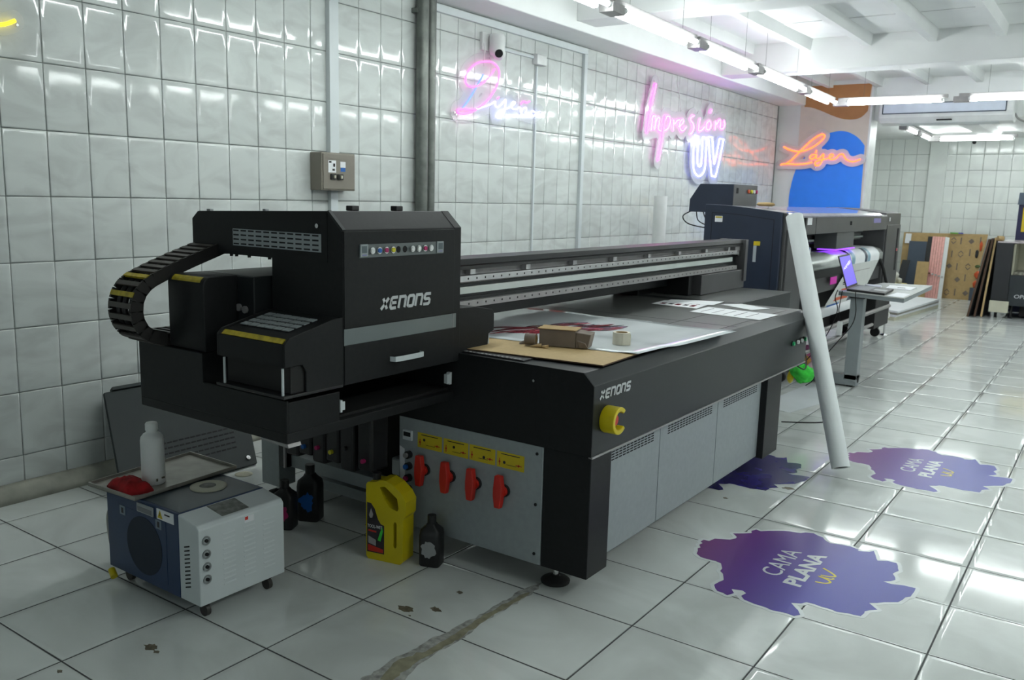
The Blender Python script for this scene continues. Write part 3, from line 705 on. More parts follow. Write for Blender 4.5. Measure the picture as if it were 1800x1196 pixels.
# bed body: bevelled front edge, near end closed by the dark apron
prof = [(BK, .552), (PX, .552), (PX, .809), (PX - .043, .852), (BK, .852)]
m = MB(); m.prism(prof, 'y', PY, PYE); bed = m.build('bed_body', M_GREYD, pr, 0.003)
prof2 = [(BK, .552), (PX + .0008, .552), (PX + .0008, .8094), (PX - .0428, .8524), (BK, .8524)]
m = MB(); m.prism(prof2, 'y', PY - 0.004, PY); m.build('end_apron', M_BLACK, bed)
m = MB(); m.box(PX - .012, PX + .004, PY, PYE, .545, .5525); m.build('lower_lip', M_ALUG, bed)
m = MB(); m.box(1.0, 2.56, 2.13, 4.34, .852, .8535); m.build('bed_plate', M_BED, bed)
m = MB(); m.box(2.30, 2.3035, 2.13, 4.34, .8536, .8539); m.box(1.0, 2.6, 3.47, 3.4725, .8536, .8539); m.build('plate_seam', M_SLOT, bed)
m = MB(); m.box(2.415, 2.4185, PY - .0048, PY - .004, .60, .835); m.build('apron_seam', M_SLOT, bed)
m = MB(); m.cyl((2.405, PY - .004, .795), (2.405, PY - .008, .795), .005, 12); m.build('apron_screw', M_CHROME, bed)
m = MB(); m.box(1.1, 2.34, PY + .02, PY + .085, .8525, .857); m.build('track_cover', M_BLACKP, bed)
m = MB()
for k in range(62):
    x = 1.12 + k * 0.0195
    if x > 2.33: break
    m.box(x, x + .011, PY + .022, PY + .036, .857, .8595)
stuff(m.build('track_teeth', M_ALUG, bed))
logo((PX + .0006, 2.021, .752), (0, 1, 0), (0, 0, 1), 0.225, .036, .0015).build('logo', M_LOGO, bed)
# emergency stop with yellow guard
ey, ez = 2.075, .676
ring = []
for k in range(27):
    a = math.radians(40 + k * (280 / 26)); ring.append(a)
vs = []; fs = []
n = len(ring)
for (r, x) in ((.050, PX), (.050, PX + .058), (.034, PX + .058), (.034, PX)):
    vs += [(x, ey + r * 1.05 * math.cos(a), ez + r * math.sin(a)) for a in ring]
for i in range(n - 1):
    for q in range(4): fs.append((q * n + i, q * n + i + 1, ((q + 1) % 4) * n + i + 1, ((q + 1) % 4) * n + i))
fs += [(0, n, 2 * n, 3 * n), (n - 1, 2 * n - 1, 3 * n - 1, 4 * n - 1)]
m = MB(); m.add(vs, fs); es = m.build('emergency_stop_guard', M_YELLOW, bed, 0.003)
m = MB(); m.frustum((PX, ey, ez), (PX + .022, ey, ez), .017, .015, 20); m.build('button_collar', M_YELLOW, es)
m = MB(); m.cyl((PX + .022, ey, ez), (PX + .040, ey, ez), .020, 22); m.build('stop_button', M_RED, es, 0.004)
for y, c in ((4.19, 'g'), (4.268, 'w'), (4.34, 'w'), (4.405, 'g')):
    m = MB(); m.cyl((PX, y, .689), (PX + .006, y, .689), .0155, 18); bz = m.build('push_button', M_BLACKP, bed)
    m = MB(); m.cyl((PX + .006, y, .689), (PX + .016, y, .689), .011, 16)
    m.build('button_cap', mat('green lens', (0.02, 0.45, 0.16), 0.3) if c == 'g' else M_WHITE, bz, 0.002)
# legs and levelling feet
def leg(x0, x1, y0, y1, z0, m_, nm='leg'):
    m = MB(); m.box(x0, x1, y0, y1, z0, .552); return m.build(nm, m_, pr, 0.003)
def foot(x, y, h, par):
    m = MB(); m.cyl((x, y, .012), (x, y, h), .011, 14); m.build('foot_bolt', M_CHROME, par)
    m = MB(); m.lathe([(.055, 0), (.057, .008), (.05, .014), (.02, .024), (.014, .03)], (x, y, 0)); m.build('foot_pad', M_RUBBER, par)
l1 = leg(2.456, PX, PY, 2.131, .09, M_BLACK); foot(2.47, 2.07, .12, l1)
l2 = leg(2.50, PX, 3.83, 4.06, .105, M_BLACK); foot(2.35, 3.95, .12, l2)
l3 = leg(.83, .955, 2.0, 2.10, .06, M_GREYP); foot(.89, 2.05, .08, l3)
l4 = leg(.83, .955, 4.2, 4.33, .06, M_GREYP); foot(.89, 4.26, .08, l4)
m = MB(); m.box(.955, 1.01, 2.0, 2.08, .17, .54); m.build('leg_bracket', M_BLACKP, l3)
m = MB(); m.box(1.0, 1.01, 1.99, 2.02, .17, .53); m.build('bracket_edge', M_ALUG, l3)
m = MB(); m.box(.96, 1.75, 2.03, 2.09, .165, .225); m.build('cross_bar', M_GREYP, pr, 0.003)
m = MB(); m.box(1.0, 1.75, 2.12, 2.18, .055, .105); m.build('cross_bar', M_GREYP, pr, 0.003)
m = MB(); m.box(.955, 1.74, 2.26, 2.28, .004, .552); m.build('shade_backing', M_DARKIN, pr)  # dark backing sheet added where the space under the bed lies in shade
# ink system hanging under the tray: dark canisters with coloured caps
for k, (x, z, c) in enumerate(((1.21, .40, M_BLACKP), (1.295, .360, M_CYAN), (1.380, .371, M_MAG), (1.465, .368, M_YEL), (1.55, .40, M_BLACKP), (1.655, .366, M_MAG))):
    m = MB(); m.box(x - .041, x + .041, 1.862, 1.965, .30 + .02 * (k % 2), .655); cn = m.build('ink_tank', M_BLACKP, pr, 0.012)
    m = MB(); m.cyl((x, 1.862, z), (x, 1.848, z), .0095, 16); m.build('tank_cap', c, cn)
m = MB(); m.box(1.62, 1.74, 2.06, 2.2, .25, .33); m.build('pump_block', M_WHITEM, pr, 0.01)
# near end panel with valves
m = MB(); m.box(1.744, 2.4545, PY - .003, PY + .012, .092, .5515); ep = m.build('end_panel', M_GREYP, pr, 0.002)
m = MB()
for z in (.522, .326, .133): m.cyl((2.429, PY - .003, z), (2.429, PY - .006, z), .006, 12)
m.build('panel_screw', M_SLOT, ep)
for k, (x0, x1) in enumerate(((1.846, 1.973), (1.983, 2.107), (2.114, 2.238), (2.247, 2.373))):
    m = MB(); m.box(x0, x1, PY - .0045, PY - .003, .438, .500); lb = m.build('valve_label', M_YLABEL, ep)
    w = x1 - x0
    m = MB(); y0, y1 = PY - .0054, PY - .0046
    for cx, cz, vert in ((x0 + .013, .460, True), (x1 - .024, .458, False)):
        if vert: m.box(cx - .0015, cx + .0015, y0, y1, cz - .014, cz + .014)
        else: m.box(cx - .014, cx + .014, y0, y1, cz - .0015, cz + .0015)
        m.prism([(cx - .005, cz), (cx, cz - .006), (cx + .005, cz), (cx, cz + .006)], 'y', y0, y1)
    m.build('label_arrow', M_RED, lb)
    m = MB(); cx = x0 + .035 + (k % 3) * .018; m.cyl((cx, y1, .472 - (k > 1) * .012), (cx, y0, .472 - (k > 1) * .012), .006, 14)
    m.box(x0 + .02, x1 - .02, y0, y1, .4905, .4935); m.box(x0 + .045, x1 - .035, y0, y1, .452, .4535)
    m.build('label_print', M_INKK, lb)
for x in (1.880, 2.013, 2.143, 2.278):
    m = MB(); m.cyl((x + .010, PY - .003, .350), (x + .010, PY - .014, .350), .024, 18); h = m.build('valve_body', M_BLACKP, ep)
    m = MB(); m.cyl((x + .008, PY - .014, .350), (x + .008, PY - .026, .350), .021, 18); m.build('valve_hub', M_RED, h)
    m = MB(); m.prism([(x - .014, .414), (x + .014, .414), (x + .022, .36), (x + .020, .33), (x + .013, .286), (x - .013, .286), (x - .020, .33), (x - .020, .36)], 'y', PY - .044, PY - .020)
    m.build('valve_handle', M_RED, h, 0.004)
m = MB(); m.box(1.769, 1.820, PY - .012, PY - .003, .457, .500); g = m.build('digital_gauge', M_WHITEM, ep, 0.003)
m = MB(); m.box(1.776, 1.813, PY - .0135, PY - .012, .474, .492); m.build('gauge_display', M_SLOT, g)
for z, c in ((.397, M_ALUG), (.348, M_CYAN), (.298, M_MAG), (.250, M_YEL)):
    m = MB(); m.cyl((1.802, PY - .003, z), (1.802, PY - .022, z), .016, 16); b_ = m.build('ink_fitting', M_BLACKP, ep)
    m = MB(); m.cyl((1.800, PY - .022, z), (1.800, PY - .032, z), .0105, 14); m.build('fitting_cap', c, b_)
m = MB(); m.prism([(1.747, .425), (1.774, .415), (1.779, .212), (1.752, .205)], 'y', PY - .0042, PY - .003); m.build('tape_strip', M_PAPER, ep)
# three grey side panels with slotted vents
spans = [(2.14, 2.612), (2.617, 3.235), (3.240, 3.83)]
vent = [(2.135, 2.560), (2.688, 3.172), (3.307, 3.772)]
for (a, b), (va, vb) in zip(spans, vent):
    m = MB(); m.box(PX - .055, PX - .035, a, b, .115, .552); sp = m.build('side_panel', M_GREYP, pr, 0.0015)
    m = MB(); nC = int((vb - va) / .0295)
    # slots recessed a hair, drawn on the panel plane
    for r in range(6):
        for c in range(nC):
            y = va + c * (vb - va) / nC; z = .536 - r * .0105
            if y < a + .012: continue
            m.box(PX - .0352, PX - .0346, y, y + (vb - va) / nC * .78, z - .0026, z + .0026)
    stuff(m.build('vent_slots', M_SLOT, sp))
# ---- near side tray that carries the parked carriage
m = MB()
pts = [(1.23, 1.147), (2.03, 1.147), (2.03, PY), (1.23, PY)]
m.prism([(1.23, .667), (2.03, .667), (2.03, .700), (1.23, .700)], 'y', 1.147, PY)                       # floor of the tray
m.box(1.60, 2.03, 1.147, 1.155, .700, .806)                                                                # low front lip
m.box(2.022, 2.03, 1.155, 1.372, .700, .800)
m.box(1.23, 1.604, 1.147, PY, .700, .905)                                                                  # raised rear block
tray = m.build('side_tray', M_BLACK, pr, 0.002)
m = MB(); m.box(1.66, 2.0, 1.40, PY, .7005, .71); m.build('tray_floor', M_DARKIN, tray)
m = MB(); m.box(2.018, 2.034, 1.372, 1.380, .728, .770); m.box(2.018, 2.034, 1.380, 1.392, .735, .763); m.build('tray_latch', M_WHITEM, tray)
m = MB(); m.box(2.018, 2.034, 1.945, 1.957, .730, .778); m.box(2.018, 2.034, 1.930, 1.945, .736, .772); m.build('tray_latch', M_WHITEM, tray)
m = MB(); m.prism([(1.9, .6665), (2.03, .6665), (2.035, .655), (1.9, .660)], 'y', 1.148, 1.2); m.build('bent_flange', M_ALUG, tray)
# far side tray
m = MB(); m.box(1.0, 2.235, PYE + .002, 5.45, .667, .850); ft = m.build('far_tray', M_GREYD, pr, 0.003)
m = MB(); m.box(1.0, 2.225, PYE + .01, 5.44, .850, .8515); m.build('far_tray_top', M_BED, ft)
# ---- gantry beam
m = MB(); m.box(1.402, 1.69, 1.30, 1.97, .905, 1.162); m.box(1.402, 1.69, 1.97, 5.45, .905, 1.10); gb = m.build('gantry_beam', M_GREYD, pr, 0.004)
r_ = .03
top = [(1.16, .906)] + [(1.16 + r_ - r_ * math.cos(math.radians(a)), 1.162 - r_ + r_ * math.sin(math.radians(a))) for a in range(0, 91, 15)] + [(1.30, 1.162), (1.30, .906)]
m = MB(); m.prism(top, 'x', 1.402, 1.604, True); ge = m.build('gantry_end_cover', M_BLACK, pr, 0.004)
m = MB(); m.prism([(1.1595 + r_ - (r_ + e) * math.cos(math.radians(a)), 1.162 - r_ + (r_ + e) * math.sin(math.radians(a))) for e, A in ((.0012, (20, 35, 50, 65)), (.0002, (65, 50, 35, 20))) for a in A], 'x', 1.425, 1.585)
m.build('warning_tape', M_YTAPE, ge)
G0, G1 = 1.99, 5.42
m = MB(); m.box(1.69, 1.82, G0, G1, 1.085, 1.165); m.build('upper_web', M_ALUG, gb)
m = MB(); m.prism([(1.755, 1.165), (1.875, 1.165), (1.88, 1.172), (1.865, 1.194), (1.755, 1.197)], 'y', G0, 5.47); m.build('top_cover', M_BLACK, gb, 0.002)
m = MB(); m.box(1.8205, 1.875, G0, G1, 1.150, 1.165); m.build('cover_lip', M_BLACKP, gb)
m = MB(); m.box(1.69, 1.862, G0, 5.36, 1.096, 1.122); rl = m.build('linear_rail', M_ALU, gb, 0.002)
m = MB(); m.box(1.69, 1.83, G0, G1, 1.03, 1.085); m.build('dark_recess', M_GREYD, gb)
m = MB(); m.box(1.83, 1.842, G0, 5.33, 1.043, 1.072); m.build('scale_strip', M_STRIPW, gb)
m = MB(); m.box(1.69, 1.84, G0, G1, .985, 1.03); m.build('lower_web', M_GREYD, gb)
m = MB(); m.box(1.69, 1.868, G0, 5.36, .987, 1.016); rl2 = m.build('linear_rail', M_ALUG, gb, 0.002)
for par, z, x in ((rl, 1.109, 1.862), (rl2, 1.003, 1.868)):
    m = MB(); y = 2.27
    while y < 5.30:
        m.cyl((x, y, z), (x + .0006, y, z), .0048, 8); y += .06
    stuff(m.build('rail_hole', M_SLOT, par))
for y in (2.30, 2.72, 3.14, 3.56, 3.98, 4.40, 4.82, 5.22):
    m = MB(); m.box(1.822, 1.850, y, y + .035, 1.125, 1.150); m.build('cable_clip', M_ALU, gb)
m = MB(); m.box(1.70, 1.90, 5.42, 5.47, .90, 1.196); m.build('gantry_end_plate', M_GREYM, gb, 0.002)
m = MB(); m.box(1.80, 1.86, 5.33, 5.42, 1.09, 1.16); m.build('belt_pulley_bracket', M_ALUG, gb, 0.004)
m = MB(); m.cyl((1.80, 5.385, 1.10), (1.875, 5.385, 1.10), .022, 16); m.build('belt_pulley', M_CHROME, gb)
# far gantry foot on the bed
m = MB(); m.box(1.40, 1.885, 4.70, 5.47, .853, .984); m.build('gantry_foot', M_GREYM, gb, 0.003)
m = MB(); m.box(1.40, 1.84, 4.60, 4.66, .853, .985); m.build('foot_block', M_BLACK, gb, 0.003)
m = MB(); m.box(1.42, 1.60, 4.36, 4.60, .853, .985); m.build('rear_block', M_BLACK, gb, 0.003)
m = MB(); m.box(1.20, 1.28, 3.95, 4.02, .855, .90); m.build('red_stop', M_RED, gb)
m = MB(); m.box(1.20, 1.28, 3.70, 3.76, .855, .90); m.build('red_stop', M_RED, gb)
# ---- carriage cabinet
c0, c1 = 1.37, 1.974
CX = 2.05
side = [(1.255, 1.225), (1.255, 1.346), (1.292, 1.3745), (1.985, 1.395), (CX, 1.335), (CX, .822), (1.70, .822), (1.70, 1.225)]
m = MB(); m.prism(side, 'y', c0, c1)
car = m.build('carriage', M_BLACK, pr, 0.003)
m = MB(); m.box(1.62, 1.70, c0 + .10, c1, .93, 1.13); m.build('inner_plate', M_DARKIN, car)
for x, z in ((1.645, 1.045), (1.612, 1.050)):
    m = MB(); m.cyl((x, 1.30, z), (x + .01, 1.48, z), .011, 12); hc = m.build('hose_coupling', M_BLACKP, car)
    m = MB(); m.cyl((x, 1.30, z), (x, 1.292, z), .013, 12); m.build('coupling_ring', M_ALUG, hc)
m = MB(); m.tube(smooth_path([(1.612, 1.36, 1.10), (1.63, 1.34, 1.085), (1.66, 1.36, 1.092), (1.69, 1.42, 1.08)]), .008); m.build('ink_hose', M_BLACKP, car)
m = MB(); m.prism([(1.257, 1.2255), (1.257, 1.3455), (1.2925, 1.3735), (1.98, 1.3935), (1.98, 1.2255)], 'y', c0 - .0025, c0); m.build('upper_side_plate', M_BLACK, car)
# front door plates: right hand column, seams, window strip, drawer
m = MB(); m.prism([(1.985, 1.3965), (CX + .001, 1.336), (CX + .001, .824), (CX - .01, .824), (CX - .01, 1.33), (1.98, 1.392)], 'y', c1 - .035, c1 + .006); m.build('end_rib', M_BLACK, car, 0.001)
m = MB(); m.prism([(1.985, 1.3975), (CX + .0025, 1.3365), (CX - .004, 1.33), (1.98, 1.391)], 'y', c0 - .002, c0 + .012); m.build('end_rib', M_GREYD, car)
m = MB(); m.box(CX, CX + .004, c0 + .003, 1.938, .825, .955); dr = m.build('drawer_front', M_BLACK, car, 0.001)
m = MB(); m.box(CX, CX + .004, c0 + .003, 1.938, 1.013, 1.330); dp = m.build('door_plate', M_BLACK, car, 0.001)
m = MB(); m.box(CX, CX + .002, c0 + .003, 1.955, .957, 1.011); m.build('window_strip', M_WINDOW, car)
m = MB(); m.box(CX + .0021, CX + .003, 1.936, 1.939, .957, 1.011); m.build('window_joint', M_ALUG, car)
hb = [(CX + .004, 1.588, .884), (CX + .022, 1.592, .884), (CX + .026, 1.63, .884), (CX + .026, 1.71, .884), (CX + .022, 1.741, .884), (CX + .004, 1.745, .884)]
m = MB()
for p, q in zip(hb[:-1], hb[1:]):
    a, b = Vector(p), Vector(q); m.hexa([a + Vector((0, 0, -.009)), a + Vector((.006, 0, -.009)), b + Vector((.006, 0, -.009)), b + Vector((0, 0, -.009))],
                                          [a + Vector((0, 0, .009)), a + Vector((.006, 0, .009)), b + Vector((.006, 0, .009)), b + Vector((0, 0, .009))])
m.build('drawer_handle', M_WHITEM, dr, 0.002)
logo((CX + .0042, 1.541, 1.058), (0, 1, 0), (0, 0, 1), 0.252, .046, .002).build('logo', M_LOGO, dp)
# row of ink lamps in a recessed silver strip
m = MB(); m.box(CX + .004, CX + .0055, 1.440, 1.872, 1.243, 1.287); cp = m.build('indicator_strip', mat('dim silver strip', (0.13, 0.15, 0.15), 0.4), car)
for a, b in ((1.440, 1.477), (1.830, 1.868)):
    m = MB(); m.box(CX + .0055, CX + .010, a, b, 1.246, 1.288); th = m.build('thermostat', mat('pale grey bezel', (0.30, 0.34, 0.35), 0.4), car, 0.002)
    m = MB(); m.box(CX + .010, CX + .0106, a + .007, b - .007, 1.259, 1.282); m.build('thermostat_display', mat('grey lcd', (0.10, 0.13, 0.14), 0.3), th)
    m = MB(); m.box(CX + .010, CX + .0106, a + .008, b - .008, 1.2505, 1.254); m.build('thermostat_key', mat('violet key', (0.20, 0.20, 0.42), 0.4), th)
cols = [M_WHITE, M_CYAN, M_MAG, M_YEL, M_SLOT, M_SLOT, M_WHITE, M_WHITE, M_MAG, M_WHITE]
for k, c in enumerate(cols):
    y = 1.494 + k * .0333; z = 1.2655
    m = MB(); m.cyl((CX + .0055, y, z), (CX + (.0062 if k in (4, 5) else .014), y, z), .0115, 16); bz = m.build('ink_lamp', M_CHROME if k not in (4, 5) else M_SLOT, cp)
    if k not in (4, 5):
        m = MB(); m.cyl((CX + .014, y, z), (CX + .017, y, z), .0082, 14); m.build('lamp_lens', c, bz)
# side vent grille on the near end plate: silver mesh strip
m = MB(); m.box(1.496, 1.953, c0 - .0045, c0 - .0026, 1.258, 1.318); vg = m.build('vent_grille', mat('silver mesh', (0.33, 0.365, 0.38), 0.4), car)
m = MB()
for r in range(4):
    for c in range(11):
        x = 1.50 + c * .0412; z = 1.3125 - r * .0157; m.box(x, x + .030, c0 - .0052, c0 - .0046, z - .003, z + .0022)
stuff(m.build('vent_slots', M_SLOT, vg))
m = MB(); m.cyl((1.941, c0 - .001, 1.345), (1.941, c0 - .012, 1.345), .0075, 14); m.build('lock', M_CHROME, car)
for y in (1.50, 1.72):
    m = MB(); m.box(1.93, 1.96, y, y + .035, 1.394, 1.412); m.build('hinge', M_BLACKP, car, 0.003)
m = MB(); m.box(1.30, 1.32, 1.40, 1.415, 1.374, 1.382); m.box(1.62, 1.635, 1.40, 1.415, 1.384, 1.391); m.build('top_bolt', M_GREYP, car)
m = MB()
for x in (1.47, 1.50, 1.57, 1.68): m.box(x, x + .006, c0, c0 + .01, 1.218, 1.2255)
m.build('bottom_bolt', M_BLACKP, car)
# near lamp housing: sloped top with mesh, open lower part with two bright rods
yl = 1.126
hs = [(yl, .918), (yl, .990), (yl + .02, 1.008), (c0 - .05, 1.048), (c0, 1.052), (c0, .826), (yl + .085, .826), (yl + .085, .895), (yl + .07, .918)]
m = MB(); m.prism(hs, 'x', 2.042, CX); lh = m.build('lamp_housing', M_BLACK, pr, 0.002)
m = MB(); m.prism(hs, 'x', 1.715, 1.723); m.build('rear_cheek', M_BLACK, lh, 0.002)
m = MB(); m.hexa([(1.723, yl, .918), (2.042, yl, .918), (2.042, yl + .012, .918), (1.723, yl + .012, .918)], [(1.723, yl, .990), (2.042, yl, .990), (2.042, yl + .012, .990), (1.723, yl + .012, .990)])
m.hexa([(1.723, yl, .985), (2.042, yl, .985), (2.042, c0, 1.040), (1.723, c0, 1.040)], [(1.723, yl + .012, .998), (2.042, yl + .012, .998), (2.042, c0, 1.048), (1.723, c0, 1.048)])
m.build('lamp_cover', M_BLACK, lh)
m = MB(); m.box(1.73, 2.04, yl + .03, c0, .83, .985); m.build('lamp_core', M_DARKIN, lh)
m = MB(); m.box(1.715, CX, yl - .006, c0, .818, .828); m.build('lamp_base_plate', M_BLACKP, lh, 0.002)
def slope_z(y): return 1.000 + (y - yl) * .205
m = MB()
for r in range(4):
    y = yl + .075 + r * .033
    for c in range(6):
        x = 1.742 + c * .041; m.hexa([(x, y, slope_z(y)), (x + .034, y, slope_z(y)), (x + .034, y + .022, slope_z(y + .022)), (x, y + .022, slope_z(y + .022))],
                                       [(x, y, slope_z(y) + .003), (x + .034, y, slope_z(y) + .003), (x + .034, y + .022, slope_z(y + .022) + .003), (x, y + .022, slope_z(y + .022) + .003)])
m.build('vent_mesh', M_GREYP, lh)
m = MB(); m.hexa([(1.74, yl + .003, .9905), (2.035, yl + .003, .9905), (2.035, yl + .018, 1.002), (1.74, yl + .018, 1.002)], [(1.74, yl + .001, .9925), (2.035, yl + .001, .9925), (2.035, yl + .016, 1.005), (1.74, yl + .016, 1.005)])
m.build('warning_tape', M_YTAPE, lh)
for x in (1.748, 2.034):
    m = MB(); m.cyl((x, yl + .004, .828), (x, yl + .004, .914), .0042, 10); m.build('bright_rod', M_WHITEM, lh)
# far lamp housing on the other side
fh = [(c1, .822), (c1, 1.028), (c1 + .10, 1.026), (2.19, 1.005), (2.205, .985), (2.205, .918), (2.172, .908), (2.165, .862), (c1, .822)][:-1]
m = MB(); m.prism(fh, 'x', 1.715, CX); fl = m.build('lamp_housing', M_BLACK, pr, 0.002)
m = MB(); m.cyl((2.038, 2.182, .860), (2.038, 2.182, .910), .0042, 10); m.build('bright_rod', M_WHITEM, fl)
m = MB(); m.box(2.0, 2.05, 2.16, 2.20, .852, .862); m.build('rod_foot', M_BLACKP, fl)
# ---- cable chain: links along a loop in the yz plane
ctl = [(1.40, 1.247), (1.372, 1.236), (1.24, 1.192), (1.14, 1.154), (1.087, 1.128), (1.055, 1.093), (1.042, 1.05), (1.046, 1.005), (1.073, .962), (1.125, .937), (1.17, .930), (1.36, .930)]
CHAIN_YELLOW = (9, 11)
M_CHAIN = mat('chain plastic', (0.016, 0.015, 0.014), 0.5)
M_CHAINB = mat('chain bar plastic', (0.060, 0.053, 0.048), 0.5)
path = smooth_path(ctl, 12)
L_ = [0.0]
for p, q in zip(path[:-1], path[1:]): L_.append(L_[-1] + math.hypot(q[0] - p[0], q[1] - p[1]))
def at_len(s):
    for i in range(len(L_) - 1):
        if L_[i + 1] >= s:
            t = (s - L_[i]) / (L_[i + 1] - L_[i]); p, q = path[i], path[i + 1]
            dy, dz = q[0] - p[0], q[1] - p[1]; l = math.hypot(dy, dz)
            return (p[0] + dy * t, p[1] + dz * t), (dy / l, dz / l)
    return path[-1], (0, 0)
ch = MB(); X0, X1 = 1.262, 1.405
pitch = .034; nl = int(L_[-1] / pitch)
cc = bpy.data.objects.new('cable_chain', None); COL.objects.link(cc); cc.parent = pr
for i in range(nl):
    (y, z), (ty, tz) = at_len((i + .5) * pitch)
    ny, nz = -tz, ty
    R = Matrix(((1, 0, 0, 0), (0, ty, ny, y), (0, tz, nz, z), (0, 0, 0, 1)))
    m = MB()
    m.box(X0, X0 + .010, -pitch * .52, pitch * .52, -.022, .022); m.box(X1 - .010, X1, -pitch * .52, pitch * .52, -.022, .022)
    m.box(X0 + .008, X1 - .008, -pitch * .22, pitch * .22, .016, .0225)
    m.xf(R); m.build('chain_link', M_CHAIN, cc)
    m = MB(); m.box(X0 + .003, X1 - .003, -pitch * .26, pitch * .26, -.0245, -.0165); m.xf(R); m.build('chain_bar', M_YTAPE if i in CHAIN_YELLOW else M_CHAINB, cc)
for x in (1.295, 1.33, 1.37):
    m = MB(); m.tube([(x, p[0], p[1]) for p in path[::3]], .010, 8); m.build('chain_cable', M_BLACKP, cc)

M_INKRL = mat('rose print', (0.50, 0.16, 0.19), 0.12, var=.5, scale=14)
# ================================================================== things lying on the bed
ZB = .8537
def sheet(pts, z0, t): m = MB(); return m.prism(pts, 'z', z0, z0 + t)
mdf = thing('mdf_board', (2.3, 2.2, ZB), 'raw brown MDF board lying under the cardboard box on the bed', 'board')
MDFP = [(1.70, 1.99), (2.62, 2.10), (2.59, 2.62), (1.64, 2.50)]
sheet(MDFP, ZB + .0045, .004).build('core', M_MDFE, mdf); sheet([(2.155 + (x - 2.155) * .998, 2.3 + (y - 2.3) * .998) for x, y in MDFP], ZB + .0085, .0012).build('face', M_MDF, mdf)
# glossy film with a print, draped over the board: low along its right edge
film = thing('printed_film', (2.1, 2.8, ZB), 'glossy white printed film sheet with a dark red feathery print', 'film sheet')
A_, B_, C_, D_ = Vector((2.622, 2.372, 0)), Vector((2.668, 3.285, 0)), Vector((1.36, 3.31, 0)), Vector((1.46, 2.24, 0))
m = MB(); nu, nv = 24, 18; vs = []
def film_z(u, v):
    x = A_.lerp(D_, u).lerp(B_.lerp(C_, u), v)
    on_board = 1 / (1 + math.exp((x.y - 2.66 - .1 * (2.6 - x.x)) * 40))
    return ZB + .0015 + .0095 * on_board + .0045 * (1 - on_board) * abs(math.sin(9 * u + 1.2 * v)) * (1 if u > .04 else .3) + (.004 if u < .06 else 0)
for i in range(nu + 1):
    for j in range(nv + 1):
        u, v = i / nu, j / nv; p = A_.lerp(D_, u).lerp(B_.lerp(C_, u), v); vs.append((p.x, p.y, film_z(u, v)))
vt = [(x, y, z + .0006) for x, y, z in vs]
N_ = len(vs); q = lambda i, j: i * (nv + 1) + j
fs = [(q(i, j), q(i + 1, j), q(i + 1, j + 1), q(i, j + 1)) for i in range(nu) for j in range(nv)]
m.add(vs + vt, [tuple(reversed(f)) for f in fs] + [tuple(k + N_ for k in f) for f in fs], True)
bord = [q(i, 0) for i in range(nu + 1)] + [q(nu, j) for j in range(1, nv + 1)] + [q(i, nv) for i in range(nu - 1, -1, -1)] + [q(0, j) for j in range(nv - 1, 0, -1)]
m.f += [[bord[k], bord[(k + 1) % len(bord)], bord[(k + 1) % len(bord)] + N_, bord[k] + N_] for k in range(len(bord))]; m.sm += [False] * len(bord)
m.build('sheet', M_SHEET, film)
def film_patch(cx, cy, l, w, ang, mm, nm):
    """leaf shaped area of print following the film's surface"""
    ca, sa = math.cos(ang), math.sin(ang); n = 12; L = []; R = []
    for i in range(n + 1):
        t = i / n; ww = w * math.sin(math.pi * t) ** .7 / 2
        for side, lst in ((1, L), (-1, R)):
            a, b = (t - .5) * l, side * ww + .01 * math.sin(7 * t + cx * 9)
            x, y = cx + a * ca - b * sa, cy + a * sa + b * ca
            # bilinear inverse by a few iterations
            u, v = .5, .5
            for _ in range(12):
                p = A_.lerp(D_, u).lerp(B_.lerp(C_, u), v); du = (D_ - A_).lerp(C_ - B_, v); dv = (B_ - A_).lerp(C_ - D_, u)
                ex, ey = x - p.x, y - p.y; det = du.x * dv.y - du.y * dv.x
                u += (ex * dv.y - ey * dv.x) / det; v += (du.x * ey - du.y * ex) / det
            lst.append((x, y, film_z(u, v) + .0016))
    m = MB(); m.add(L + R, [(i, n + 1 + i, n + 2 + i, i + 1) for i in range(n)]); return m.build(nm, mm, film)
rp = random.Random(5)
for k in range(26):
    v_ = rp.random(); cy = 2.50 + v_ * .46; cx = 1.93 + (cy - 2.50) * .34 + rp.uniform(-.12, .13)
    film_patch(cx, cy, rp.uniform(.16, .36), rp.uniform(.025, .07), math.radians(rp.uniform(40, 85)), [M_INKR, M_INKP, M_INKRL, M_INKK, M_INKR][k % 5], 'printed_plume')
